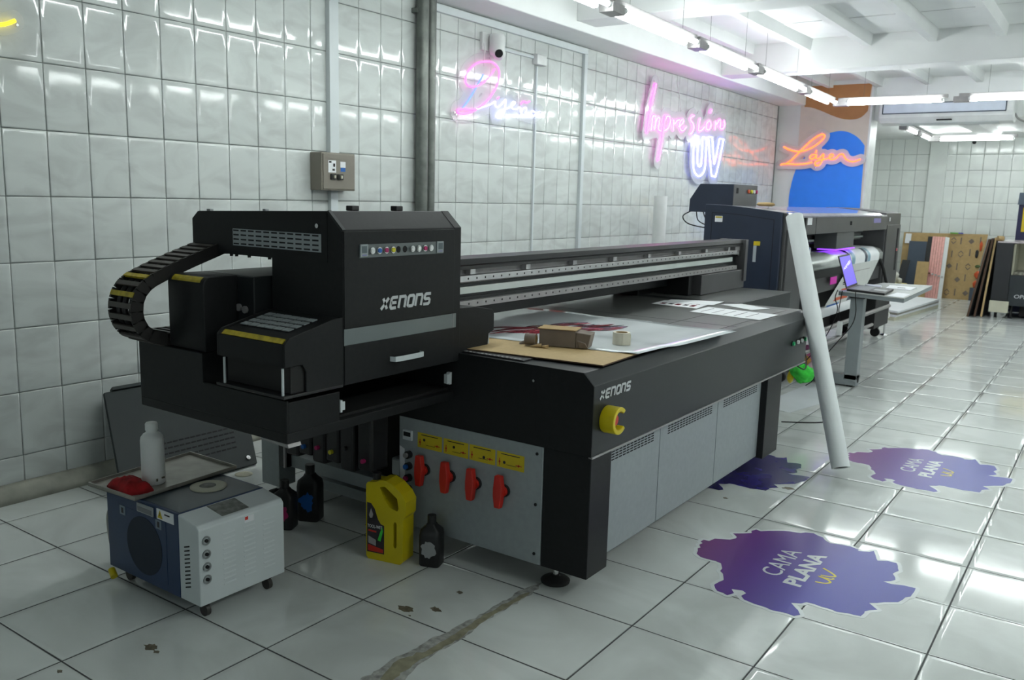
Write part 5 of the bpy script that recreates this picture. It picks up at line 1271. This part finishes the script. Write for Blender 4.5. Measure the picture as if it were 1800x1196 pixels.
m = MB(); m.prism([(1.42, 1.03), (1.88, 1.03), (1.95, 1.01), (1.985, .965), (1.985, .90), (1.42, .90)], 'y', 6.47, 9.33, True); m.build('platen', mat('bright platen', (0.55, 0.58, 0.56), 0.3, metal=.4), rp_)
for k in range(24):
    y = 6.50 + k * .034
    m = MB(); m.box(1.78, 1.81, y, y + .018, 1.03, 1.075); m.build('pinch_clip', M_WHITE if k % 2 else M_CYAN, rp_)
m = MB(); m.box(1.93, 1.99, 6.47, 9.33, .83, .90); m.build('lower_beam', M_BLACK, rp_)
m = MB(); m.box(1.40, 1.96, 6.40, 9.36, .69, .83); m.build('under_beam', M_GREYM, rp_, 0.004)
m = MB(); m.box(1.77, 1.97, 7.52, 8.12, 1.062, 1.213); pc_ = m.build('print_head_carriage', mat('grey carriage', (0.10, 0.105, 0.11), 0.3), rp_, 0.004)
m = MB(); m.prism([(1.80, 1.2135), (1.95, 1.2135), (1.94, 1.2145), (1.81, 1.2145)], 'y', 7.85, 8.10); m.build('head_cover_label', M_PAPER, pc_)
m = MB(); m.box(1.80, 1.965, 7.52, 8.20, 1.050, 1.058); m.build('uv_lamp', mat('uv lamp glow', (0.5, 0.1, 1.0), 0.4, emit=(0.30, 0.07, 1.0), estr=1.5), pc_)
# printed paper: over the platen, down, then in to the take-up roll
pp = [(1.60, 1.034), (1.88, 1.036), (1.955, 1.014), (1.992, .965), (1.992, .90)]
m = MB(); n = len(pp); W0, W1 = 7.98, 9.12
top = smooth_path(pp, 5)
vs = [(x, W0, z) for x, z in top] + [(x, W1, z) for x, z in top]; k = len(top)
m.add(vs, [(i, i + 1, k + i + 1, k + i) for i in range(k - 1)], True)
vs2 = [(x + .001, y, z + .001) for x, y, z in vs]; m.add(vs2, [(i, i + 1, k + i + 1, k + i) for i in range(k - 1)], True)
pa = m.build('printed_paper', M_PAPER, rp_)
m = MB(); m.hexa([(1.993, W0, .90), (1.993, W1, .90), (1.975, 8.55, .525), (1.975, 7.20, .525)], [(1.9945, W0, .90), (1.9945, W1, .90), (1.9765, 8.55, .525), (1.9765, 7.20, .525)]); ph = m.build('hanging_paper', mat('pale printed paper', (0.60, 0.62, 0.60), 0.5), rp_)
def hp(u, v):  # u along the width, v down
    a = Vector((1.9955, W0, .90)).lerp(Vector((1.9955, W1, .90)), u); b = Vector((1.978, 7.20, .525)).lerp(Vector((1.978, 8.55, .525)), u); return a.lerp(b, v)
for (u0, u1, v0, v1, mm) in ((.12, .5, .40, .44, M_INKK), (.15, .42, .46, .48, M_INKK), (.20, .62, .58, .68, M_ORANGE), (.16, .52, .76, .84, M_ORANGE), (.5, .92, .66, .72, M_ORANGE), (.05, .35, .90, .98, M_CYAN), (.55, .75, .80, .92, M_DKBLUE), (.2, .8, .18, .2, mat('grey print', (0.35, 0.33, 0.33), 0.5))):
    q4 = [hp(u0, v0), hp(u1, v0), hp(u1, v1), hp(u0, v1)]
    m = MB(); m.hexa(q4, [p + Vector((.0008, 0, .0002)) for p in q4]); m.build('paper_print', mm, ph)
for (y0_, y1_, mm) in ((8.02, 8.14, mat('pale blue print', (0.25, 0.42, 0.52), 0.4)), (8.52, 8.62, M_DKBLUE), (8.64, 8.74, mat('pale blue print', (0.25, 0.42, 0.52), 0.4))):
    m = MB(); q_ = [(x + .002, z + .002) for x, z in top[6:]]; vs = [(x, y0_, z) for x, z in q_] + [(x, y1_, z) for x, z in q_]; k2 = len(q_)
    m.add(vs, [(i, i + 1, k2 + i + 1, k2 + i) for i in range(k2 - 1)], True); m.build('paper_print', mm, pa)
m = MB(); m.box(1.995, 2.0, 7.32, 7.52, .755, .82); m.build('magenta_tag', mat('magenta tag', (0.70, 0.03, 0.45), 0.4), rp_)
m = MB(); m.cyl((1.96, 7.0, .505), (1.96, 8.62, .505), .048, 28); m.build('take_up_roll', M_PAPER, rp_)
m = MB(); m.cyl((1.97, 7.0, .345), (1.97, 9.95, .335), .022, 18); m.build('lower_bar', M_ALUG, rp_)
m = MB(); m.cyl((1.97, 6.7, .20), (1.97, 9.2, .195), .018, 18); m.build('base_bar', M_ALUG, rp_)
m = MB(); m.box(1.45, 1.50, 6.2, 9.9, .10, .60); m.build('rear_skirt', M_DARKIN, rp_)
m = MB(); m.box(1.50, 1.97, 9.30, 9.97, .13, .50); fcab = m.build('far_stand', M_BLACKP, rp_, 0.006)
m = MB(); m.box(1.50, 1.95, 6.10, 6.75, .13, .55); m.build('near_stand', M_BLACKP, rp_, 0.006)
for x, y in ((1.90, 9.70), (1.90, 6.40), (1.55, 6.4), (1.55, 9.7)):
    m = MB(); m.box(x - .03, x + .03, y - .03, y + .03, .09, .13); cs = m.build('caster_fork', M_BLACKP, rp_)
    m = MB(); m.cyl((x, y - .018, .05), (x, y + .018, .05), .05, 20); m.build('caster_wheel', M_RUBBER, cs)
m = MB(); m.cyl((1.955, 9.90, .006), (1.955, 9.90, .13), .012, 12); m.lathe([(.05, 0), (.05, .008), (.015, .016), (.012, .02)], (1.955, 9.90, 0)); m.build('levelling_foot', M_CHROME, rp_)
m = MB(); m.tube(smooth_path([(1.99, 9.18, .90), (2.02, 9.25, .80), (2.03, 9.45, .62), (2.02, 9.75, .55), (2.02, 9.9, .52)]), .016); m.build('black_hose', M_RUBBER, rp_)
# raised control box at the rear with lamps and cables
ub = thing('control_box', (1.25, 6.6, 1.3), 'dark control box with small lamps above the roll printer', 'control box')
m = MB(); m.prism([(1.058, 1.37), (1.44, 1.37), (1.44, 1.604), (1.148, 1.604), (1.128, 1.575), (1.062, 1.475)], 'y', 6.30, 6.85); bb_ = m.build('case', M_NAVY, ub, 0.004)
m = MB(); m.prism([(6.302, 1.43), (6.85, 1.43), (6.85, 1.6035), (6.302, 1.6035)], 'x', 1.44, 1.443); pl_ = m.build('face_plate', M_GREYM, ub)
for y, mm in ((6.63, M_ORANGE), (6.70, M_YEL), (6.76, M_WHITE), (6.82, M_MAG)):
    m = MB(); m.cyl((1.443, y, 1.55), (1.455, y, 1.55), .016, 14); m.build('pilot_lamp', mm, pl_)
m = MB(); m.box(1.443, 1.446, 6.36, 6.40, 1.53, 1.575); m.build('switch', M_SLOT, pl_)
m = MB(); m.box(1.30, 1.338, 6.5, 6.7, .55, 1.372); m.build('post', M_NAVY, ub)
for k, pts in enumerate(([(1.07, 6.32, 1.375), (1.0, 6.32, 1.33), (1.05, 6.32, 1.27), (1.2, 6.34, 1.24), (1.33, 6.34, 1.24)], [(1.12, 6.32, 1.375), (1.14, 6.32, 1.30), (1.22, 6.32, 1.26), (1.33, 6.34, 1.22)],
                         [(1.18, 6.32, 1.375), (1.21, 6.32, 1.31), (1.27, 6.32, 1.27), (1.33, 6.34, 1.26)], [(1.33, 6.34, 1.10), (1.24, 6.34, 1.13), (1.20, 6.34, 1.02), (1.17, 6.34, .90)],
                         [(1.33, 6.34, 1.12), (1.26, 6.34, 1.10), (1.23, 6.34, .98), (1.21, 6.34, .88)], [(1.33, 6.34, 1.06), (1.28, 6.34, 1.0), (1.27, 6.34, .95), (1.25, 6.34, .88)])):
    m = MB(); m.tube(smooth_path(pts, 6), .005, 6); m.build('cable', M_RUBBER, ub)
m = MB(); m.lathe([(.05, 0), (.075, .012), (.06, .03), (0.0, .032)], (1.70, 6.35, 1.432)); 
tag(m.build('tape_reel', M_CARDL), 'small brown reel lying on top of the roll printer', 'reel')
# white roll of film standing behind the gantry, by the wall
m = MB(); m.cyl((.24, 7.45, 0), (.24, 7.45, 1.50), .066, 32)
tag(m.build('standing_roll', M_WHITE), 'pale upright roll of film against the tiled wall', 'roll')

# ================================================================== standing desk with laptop
dk = thing('laptop_desk', (2.4, 6.75, 0), 'grey steel side desk carrying the open laptop', 'desk')
zd = .775
m = MB(); m.box(2.355, 2.455, 6.62, 6.72, .06, .735); m.build('column', M_DESK, dk, 0.003)
m = MB(); m.box(1.95, 2.455, 6.62, 6.72, .012, .10); ft = m.build('foot_beam', M_DESK, dk, 0.003)
m = MB(); m.cyl((2.4555, 6.67, .055), (2.4575, 6.67, .055), .022, 18); m.build('end_plug', M_SLOT, ft)
m = MB(); m.box(2.06, 2.10, 6.63, 6.71, 0, .012); m.box(2.38, 2.42, 6.63, 6.71, 0, .012); m.build('foot_pad', M_RUBBER, ft)
m = MB(); m.box(2.345, 2.465, 6.61, 6.73, .725, .742); m.build('column_collar', M_BLACKP, dk, 0.002)
DT = [(2.262, 6.60), (2.79, 6.42), (2.75, 7.80), (2.36, 7.72)]
m = MB(); sheet(DT, zd - .035, .030).build('top_frame', M_DESK, dk, 0.002)
dcx, dcy = sum(p[0] for p in DT) / 4, sum(p[1] for p in DT) / 4
sheet([(dcx + (p[0] - dcx) * 1.01, dcy + (p[1] - dcy) * 1.01) for p in DT], zd - .005, .005).build('top', M_DESKT, dk)
# laptop: base lies toward the right, screen opens toward +x
lpz = zd + .0004
lt_ = thing('laptop', (2.48, 6.80, lpz), 'open black laptop with a violet screen on the desk', 'laptop')
hA, hB = Vector((2.312, 6.645, 0)), Vector((2.283, 7.10, 0))         # hinge line
bD = Vector((.318, -.135, 0))
m = MB(); q4 = [hA, hA + bD, hB + bD, hB]; m.hexa([(p.x, p.y, lpz) for p in q4], [(p.x, p.y, lpz + .018) for p in q4]); lb_ = m.build('base', M_BLACKP, lt_, 0.003)
def lapbase(u, v): p = hA.lerp(hB, v) + bD * u; return p
m = MB(); q4 = [lapbase(.10, .08), lapbase(.55, .08), lapbase(.55, .92), lapbase(.10, .92)]; m.hexa([(p.x, p.y, lpz + .018) for p in q4], [(p.x, p.y, lpz + .0188) for p in q4]); m.build('keyboard', mat('grey keys', (0.16, 0.17, 0.17), 0.5, var=.4, scale=120), lb_)
m = MB(); q4 = [lapbase(.62, .3), lapbase(.95, .3), lapbase(.95, .6), lapbase(.62, .6)]; m.hexa([(p.x, p.y, lpz + .018) for p in q4], [(p.x, p.y, lpz + .0186) for p in q4]); m.build('touchpad', mat('pale touchpad', (0.33, 0.35, 0.35), 0.4), lb_)
sU = Vector((-.088, .0, .258))
def lapscr(u, v, off): 
    n_ = (hB - hA).cross(sU).normalized(); n_ = n_ if n_.x > 0 else -n_; p = hA.lerp(hB, u) + sU * v + n_ * off; return (p.x, p.y, p.z + lpz + .018)
m = MB(); m.hexa([lapscr(0, 0, -.006), lapscr(1, 0, -.006), lapscr(1, 1, -.006), lapscr(0, 1, -.006)], [lapscr(0, 0, .002), lapscr(1, 0, .002), lapscr(1, 1, .002), lapscr(0, 1, .002)]); ld = m.build('lid', M_BLACKP, lt_, 0.002)
m = MB(); m.hexa([lapscr(.04, .06, .0022), lapscr(.96, .06, .0022), lapscr(.96, .95, .0022), lapscr(.04, .95, .0022)], [lapscr(.04, .06, .003), lapscr(.96, .06, .003), lapscr(.96, .95, .003), lapscr(.04, .95, .003)])
m.build('screen', mat('violet screen', (0.1, 0.08, 0.4), 0.3, emit=(0.16, 0.11, 0.78), estr=.9), ld)
sg = smooth_path([(.12, .55), (.2, .62), (.28, .58), (.34, .66), (.42, .60), (.45, .70), (.52, .66), (.58, .74), (.62, .66), (.70, .78), (.74, .68), (.82, .80), (.86, .72)], 4)
m = MB(); m.tube([lapscr(a, b, .0036) for a, b in sg], .0016, 6); m.build('screen_scribble', mat('white glow', (0.6, 0.6, 0.8), 0.4, emit=(0.8, 0.8, 1.0), estr=1.2), ld)
# papers, cables
for k, (pts, lb) in enumerate((([(2.50, 7.16), (2.70, 7.12), (2.69, 7.42), (2.47, 7.45)], 'white papers on the desk behind the laptop'), ([(2.65, 6.50), (2.775, 6.46), (2.765, 6.80), (2.655, 6.84)], 'white paper at the near right corner of the desk'))):
    t = thing('desk_paper', (pts[0][0], pts[0][1], zd + .001), lb, 'paper'); m = sheet(pts, zd + .0012, .004 if k == 0 else .0008); m.build('sheet', M_PAPER, t)
    if k == 0: m = MB(); m.box(2.57, 2.63, 7.25, 7.30, zd + .0053, zd + .0057); m.build('print', M_INKP, t)
m = MB(); m.tube(smooth_path([(2.32, 7.22, zd + .0105), (2.38, 7.20, zd + .0105), (2.43, 7.19, zd + .0105), (2.46, 7.18, zd + .0105)]), .010, 8)
tag(m.build('rolled_paper', M_PAPER), 'thin rolled white paper strip behind the laptop', 'paper')
CAB = [([(2.255, 6.60, zd + .006), (2.245, 6.58, zd - .06), (2.24, 6.70, .60), (2.20, 6.62, .42), (2.10, 6.58, .24), (2.0, 6.55, .10)], 'thin black cable hanging from the laptop down to the floor, left one'),
       ([(2.30, 6.565, zd + .006), (2.295, 6.55, zd - .08), (2.29, 6.55, .62), (2.305, 6.56, .535)], 'short black charger cable with a white plug hanging under the desk'),
       ([(2.41, 6.53, zd + .006), (2.42, 6.51, zd - .05), (2.43, 6.51, .62), (2.41, 6.50, .52), (2.33, 6.50, .40), (2.25, 6.48, .28), (2.18, 6.46, .17), (2.17, 6.44, .06), (2.12, 6.40, .006)], 'long black cable running from the desk top to the floor')]
for pts, lb in CAB:
    t = thing('cable', pts[-1], lb, 'cable'); m = MB(); m.tube(smooth_path(pts, 8), .004, 6); m.build('cord', M_RUBBER, t)
    if 'plug' in lb: m = MB(); m.box(2.285, 2.325, 6.545, 6.575, .42, .535); m.build('plug', M_WHITE, t, 0.006)
for pts, lb in (([(2.35, 5.1, .003), (2.55, 5.25, .003), (2.62, 5.45, .003), (2.55, 5.75, .003)], 'black cable lying on the floor behind the printer leg'), ([(2.45, 4.86, .47), (2.50, 5.0, .40), (2.45, 5.2, .44), (2.35, 5.4, .52)], 'black cable sagging above the green cloth')):
    m = MB(); m.tube(smooth_path(pts, 8), .0045, 6); tag(m.build('floor_cable', M_RUBBER), lb, 'cable')
# green cloth bag on the printer's far side
gc = thing('green_cloth', (2.41, 5.3, .25), 'bright green rag hanging behind the far printer leg', 'rag')
m = MB(); m.blob((2.41, 5.30, .315), .078, .09, .058, 18, 12, .16, 4); m.build('rag', M_GREEN, gc)
m = MB(); m.blob((2.335, 5.27, .285), .022, .03, .045, 12, 8, .1, 2); m.build('yellow_rag', M_YELLOW, gc)
m = MB(); m.cyl((2.20, 5.32, .33), (2.20, 5.32, .667), .008, 10); m.cyl((2.195, 5.32, .335), (2.40, 5.30, .335), .008, 10); m.build('hook', M_CHROME, gc)
# pink and dark bundles on the floor below the take-up roll
for (c, r, mm, lb) in (((1.80, 7.62, .075), (.12, .20, .075), mat('pink cloth', (0.75, 0.22, 0.50), 0.8, var=.2), 'pink cloth bundle on the floor under the roll printer'), ((1.83, 7.22, .06), (.08, .10, .06), mat('ochre cloth', (0.35, 0.18, 0.02), 0.8), 'ochre cloth bundle beside the pink cloth'), ((1.85, 6.98, .055), (.09, .10, .055), mat('dark violet cloth', (0.05, 0.03, 0.10), 0.8), 'dark violet cloth bundle under the roll printer')):
    m = MB(); m.blob(c, *r, 16, 10, .10, 3); tag(m.build('cloth_bundle', mm), lb, 'cloth')
m = sheet([(2.05, 5.50), (2.31, 5.40), (2.42, 5.95), (2.35, 6.55), (2.12, 6.55)], .0006, .001)
tag(m.build('floor_film', M_SHEET), 'sheet of clear white film lying on the floor behind the printer', 'film sheet')

# ================================================================== air conditioner
ac = thing('air_conditioner', (2.1, 11.5, 2.47), 'long white ceiling air conditioner with a dark-framed grille', 'air conditioner')
prof = [(11.62, 2.75), (11.62, 2.50), (11.50, 2.475), (11.36, 2.50), (11.29, 2.56), (11.27, 2.62), (11.28, 2.75)]
m = MB(); m.prism(prof, 'x', 1.355, 2.86); ab = m.build('body', M_WHITE, ac, 0.02, 3)
m = MB()
for a, b, c, d in ((1.40, 2.78, 2.720, 2.732), (1.40, 2.78, 2.600, 2.612), (1.40, 1.412, 2.600, 2.732), (2.768, 2.78, 2.600, 2.732)): m.box(a, b, 11.262, 11.268, c, d)
m.build('grille_frame', M_DKBLUE, ab)
m = MB(); m.box(1.413, 2.767, 11.264, 11.268, 2.613, 2.719); m.build('intake_panel', mat('pale blue panel', (0.60, 0.66, 0.76), 0.35), ab)
m = MB(); m.box(2.03, 2.20, 11.300, 11.335, 2.515, 2.530); m.build('display', M_SLOT, ab)
m = MB(); m.hexa([(1.6, 11.37, 2.491), (2.7, 11.37, 2.491), (2.7, 11.49, 2.471), (1.6, 11.49, 2.471)], [(1.6, 11.37, 2.496), (2.7, 11.37, 2.496), (2.7, 11.49, 2.477), (1.6, 11.49, 2.477)]); m.build('louvre', M_WHITEM, ab)
m = MB(); m.tube(smooth_path([(2.86, 11.4, 2.58), (2.90, 11.45, 2.52), (3.0, 11.55, 2.49), (3.2, 11.58, 2.51)]), .012); m.build('drain_hose', M_ALUG, ac)
m = MB(); m.cyl((1.98, 14.9, 2.50), (1.98, 14.9, 2.575), .03, 14); 
wc = tag(m.build('ceiling_camera', M_WHITE), 'tiny white ceiling camera in the rear room', 'security camera')
m = MB(); m.blob((1.98, 14.9, 2.485), .03, .03, .03, 14, 8); m.build('lens', M_SLOT, wc)

# ================================================================== clutter along the back wall
def plank(name, P, th, mm, label, cat, nrm=None):
    """four world corners + thickness away from the viewer"""
    P = [Vector(p) for p in P]; n_ = (P[1] - P[0]).cross(P[3] - P[0]).normalized()
    if n_.y < 0: n_ = -n_
    m = MB(); m.hexa(P, [p + n_ * th for p in P]); o = m.build(name, mm)
    return tag(o, label, cat) if label else o
YB = 15.20
big = thing('cardboard_sheet', (1.65, 15.0, 0), 'large brown cardboard sheet printed with grey marks against back wall', 'cardboard')
m = MB(); m.hexa([(1.05, 15.0, .0), (2.16, 15.0, .0), (2.285, 15.2, 1.055), (1.03, 15.2, 1.035)], [(1.05, 15.02, .0), (2.16, 15.02, .0), (2.285, 15.22, 1.055), (1.03, 15.22, 1.035)]); m.build('sheet', M_CARDL, big)
def cb_pt(x, z): return Vector((x, 15.0 + .2 * z / 1.055 - .004, z))
def cb_quad(pts, mm, nm):
    q4 = [cb_pt(*p) for p in pts]; m = MB(); n = len(q4)
    m.add(q4 + [p + Vector((0, -.0015, 0)) for p in q4], [tuple(range(n)), tuple(range(n, 2 * n))[::-1]]); return m.build(nm, mm, big)
M_MARK = mat('grey print mark', (0.16, 0.125, 0.10), 0.7)
for x, z in ((2.06, .935), (1.785, .525), (1.93, .315), (2.075, .105)): cb_quad([(x - .045, z), (x, z - .045), (x + .045, z), (x, z + .045)], M_MARK, 'diamond_mark')
for x, z in ((1.93, .725), (2.06, .53), (1.80, .935), (1.80, .10)):
    for s_ in (-1, 1): cb_quad([(x - .045, z + s_ * .008), (x, z + s_ * .058), (x + .045, z + s_ * .008), (x + .030, z + s_ * .008), (x, z + s_ * .038), (x - .030, z + s_ * .008)], M_MARK, 'hollow_mark')
for x, z in ((1.91, .935), (2.19, .955), (2.06, .755), (1.90, .52), (2.04, .35), (1.80, .72), (1.92, .11)): cb_quad([(x - .009, z - .055), (x + .009, z - .055), (x + .009, z + .055), (x - .009, z + .055)], M_MARK, 'bar_mark')
m = MB(); m.box(1.74, 1.86, 15.15, 15.172, 1.046, 1.066); tag(m.build('green_strip', mat('green strip', (0.10, 0.35, 0.04), 0.5)), 'thin green strip on the top edge of the cardboard sheet', 'strip')
m = MB(); m.box(1.862, 1.93, 15.15, 15.172, 1.048, 1.068); tag(m.build('blue_strip', mat('blue strip', (0.06, 0.09, 0.40), 0.5)), 'thin blue strip on the top edge of the cardboard sheet', 'strip')
pk = thing('pink_acrylic_sheet', (1.62, 14.85, 0), 'tall pale pink ribbed plastic sheet standing against the back wall', 'plastic sheet')
for k in range(5):
    x0_ = 1.515 + k * .038
    m = MB(); m.hexa([(x0_, 14.80, 0), (x0_ + .036, 14.80, 0), (x0_ + .036, 14.97, .995), (x0_, 14.97, .995)], [(x0_, 14.82, 0), (x0_ + .036, 14.82, 0), (x0_ + .036, 14.99, .995), (x0_, 14.99, .995)]); m.build('strip', M_PINKAC, pk, 0.006)
m = MB(); m.hexa([(1.706, 14.80, 0), (1.765, 14.80, 0), (1.765, 14.97, .985), (1.706, 14.97, .995)], [(1.706, 14.81, 0), (1.765, 14.81, 0), (1.765, 14.98, .985), (1.706, 14.98, .995)]); m.build('white_edge', M_WHITE, pk)
for k in range(6):
    m = MB(); m.box(1.48 + k * .048, 1.512 + k * .048, 14.835, 14.855, .405 - k * .012, .425 - k * .012); m.build('bright_clip', M_CHROME, pk)
plank('blue_grey_board', [(1.17, 14.84, 0), (1.44, 14.84, 0), (1.44, 14.98, .905), (1.17, 14.98, .905)], .02, M_DKBLUE, 'blue-grey board leaning beside the pink plastic sheet', 'board')
plank('black_board', [(1.445, 14.86, 0), (1.51, 14.86, 0), (1.51, 14.99, .99), (1.445, 14.99, .99)], .02, M_BLKBOARD, 'narrow black board behind the pink plastic sheet', 'board')
plank('black_board', [(1.06, 14.60, 0), (1.18, 14.60, 0), (1.25, 14.78, .60), (1.13, 14.78, .60)], .02, M_BLKBOARD, 'small black board leaning left of the brown panel', 'board')
plank('brown_cardboard', [(1.36, 14.62, 0), (1.54, 14.62, 0), (1.54, 14.76, .59), (1.36, 14.76, .59)], .03, M_CARDL, 'small brown cardboard panel in front of the blue-grey board', 'cardboard')
plank('white_notice', [(1.07, 15.125, .86), (1.16, 15.125, .86), (1.16, 15.155, 1.02), (1.07, 15.155, 1.02)], .004, M_PAPER, 'white paper notice taped on brown cardboard', 'paper')
plank('dark_box', [(2.14, 14.93, 0), (2.20, 14.93, 0), (2.20, 14.94, .21), (2.14, 14.94, .21)], .02, M_DKBLUE, 'small blue-grey box at the foot of the cardboard sheet', 'box')
# hanging orange and black tools at the cardboard's right side
for k, (x, z, r, mm, lb) in enumerate(((2.21, .87, (.022, .018, .075), M_ORANGE, 'orange handled tool hanging highest at the cardboard edge'), (2.165, .74, (.024, .018, .065), M_BLKBOARD, 'black tool hanging below the orange one'), (2.20, .545, (.040, .018, .022), mat('dark green coil', (0.05, 0.09, 0.02), 0.6), 'dark green coil hanging at the cardboard edge'), (2.22, .41, (.048, .018, .062), M_ORANGE, 'round orange reel at the cardboard edge'), (2.20, .26, (.035, .018, .06), M_ORANGE, 'orange bag low at the cardboard edge'))):
    m = MB(); m.blob((x, 14.975 + .19 * z / 1.055, z), *r, 12, 8, .12, k); tag(m.build('hanging_tool', mm), lb, 'tool')
# stack of flat sheets and bags below, beside the roll printer
for k in range(4):
    m = MB(); a = .04 * k; m.hexa([(1.25 + a, 11.6, .02 + .028 * k), (1.78 + a * .3, 11.3, .02 + .028 * k), (1.95, 13.4, .02 + .028 * k), (1.35 + a, 13.6, .02 + .028 * k)], [(1.25 + a, 11.6, .045 + .028 * k), (1.78 + a * .3, 11.3, .045 + .028 * k), (1.95, 13.4, .045 + .028 * k), (1.35 + a, 13.6, .045 + .028 * k)])
    if k == 0: m.v = [(v[0], v[1], 0.0 if v[2] < .03 else v[2]) for v in m.v]
    tag(m.build('flat_sheet', [M_CREAM, M_PAPER, M_STEEL, M_PAPER][k]), ['lowest', 'second lowest', 'second highest', 'topmost'][k] + ' sheet of the pile on the floor behind the desk', 'sheet', 'sheets piled behind the desk')
for k, (c, r, lb) in enumerate((((1.55, 11.0, .10), (.22, .20, .10), 'crumpled pale plastic bag on the floor behind the roll printer'), ((1.12, 14.16, .362), (.09, .08, .10), 'white plastic bag in front of the boards'), ((1.20, 14.30, .29), (.05, .05, .045), 'small white bag beside the larger bag on the yellow box'))):
    m = MB(); m.blob(c, *r, 16, 10, .14, k + 5); tag(m.build('plastic_bag', mat('pale plastic bag', (0.62, 0.62, 0.56), 0.4, var=.15)), lb, 'bag')
m = MB(); m.box(1.0, 1.30, 14.0, 14.45, 0, .245); tag(m.build('yellow_crate', mat('dull yellow card', (0.45, 0.38, 0.12), 0.6), None, .01), 'dull yellow box under the white plastic bag', 'box')

# ================================================================== laser machine and leaning boards at the right edge
LB = [(2.44, 12.56, 'leftmost black board with brown edge leaning on the laser machine', 2.585), (2.515, 12.64, 'second black board from the left leaning on the laser machine', 2.615), (2.59, 12.70, 'third, brown edged black board leaning closest to the laser machine', 2.645)]
for k, (x, y, lb, tx0) in enumerate(LB):
    t = thing('leaning_board', (x, y, 0), lb, 'board', 'boards leaning on the laser machine')
    bx0 = x; zt_ = 1.06 + .01 * k
    w_ = Vector((.02, .75, 0)); th_ = Vector((.024, 0, -.008))
    a, b = Vector((bx0, y, .008)), Vector((tx0, y + .12, zt_))
    m = MB(); m.hexa([a, a + w_, b + w_, b], [a + th_, a + w_ + th_, b + w_ + th_, b + th_]); m.build('board', M_BLKBOARD, t)
    m = MB(); o = Vector((0, -.003, 0)); m.hexa([a + o, a + th_ + o, b + th_ + o, b + o], [a, a + th_, b + th_, b]); m.build('raw_edge', M_MDF if k == 2 else M_MDFE, t)
lm = thing('laser_machine', (3.3, 13.2, 0), 'black laser cutting machine with cream interior at the right edge', 'machine')
lx0, ly0 = 2.685, 12.72
m = MB(); m.box(lx0, lx0 + .20, ly0 + .02, 13.6, .10, 1.015); lc = m.build('side_cabinet', M_BLKBOARD, lm, 0.006)
m = MB(); m.box(lx0 + .202, 4.3, ly0 + .02, 13.6, .18, .59); lf = m.build('front_panel', mat('dark teal enamel', (0.020, 0.026, 0.030), 0.4), lm, 0.004)
m = MB(); m.box(lx0 + .202, 4.3, 13.35, 13.6, .592, 1.0); m.build('inner_back', M_CREAM, lm)
m = MB(); m.box(lx0 + .202, lx0 + .225, ly0 + .1, 13.348, .592, 1.0); m.build('inner_side', M_CREAM, lm)
m = MB(); m.box(lx0 + .226, 4.3, ly0 + .15, 13.348, .592, .63); m.build('work_bed', mat('cluttered bed', (0.25, 0.25, 0.20), 0.5, var=.8, scale=25), lm)
m = MB(); m.box(lx0 + .01, 4.3, ly0 + .02, 13.6, 1.017, 1.035); m.build('clear_lid', mat('hazy film', (0.55, 0.50, 0.52), 0.15, var=.2), lm)
fit_text('OPE', (lx0 + .275, ly0 + .0195, .285), (1, 0, 0), (0, 0, 1), .15, .05, .002, 0.1, .01).build('lettering', M_LOGO, lf)
m = MB(); m.box(lx0 + .34, 4.2, ly0 + .2, 13.5, .03, .18); m.build('plinth', M_DARKIN, lm)
for x in (lx0 + .07, lx0 + .25, 3.9):
    m = MB(); m.cyl((x, ly0 + .12, 0), (x, ly0 + .12, .18), .018, 12); m.build('foot', M_BLACKP, lm)
m = MB(); m.box(lx0 - .005, lx0 + .225, ly0 - .015, ly0 + .012, .08, .235); m.build('white_plate', M_CREAM, lm, 0.003)
m = MB(); m.cyl((lx0 - .0, ly0 + .06, 1.07), (lx0 + .06, ly0 + .1, 1.07), .033, 16); m.build('roll_end', M_CARDL, lm)
# navy cabinet higher up at the frame edge
nv = thing('navy_cabinet', (3.2, 14.0, 0), 'navy cabinet with yellow front rising behind the laser machine', 'cabinet')
m = MB(); m.box(2.80, 3.6, 13.72, 14.3, 0, 1.53); m.build('case', mat('deep navy', (0.010, 0.012, 0.06), 0.4), nv, 0.004)
m = MB(); m.prism([(13.68, 1.53), (14.32, 1.53), (14.32, 1.70), (13.78, 1.70)], 'x', 2.785, 3.62); m.build('hood', M_DKBLUE, nv, 0.004)
m = MB(); m.box(2.86, 3.58, 13.712, 13.72, 1.15, 1.49); m.build('yellow_front', M_YLABEL, nv)
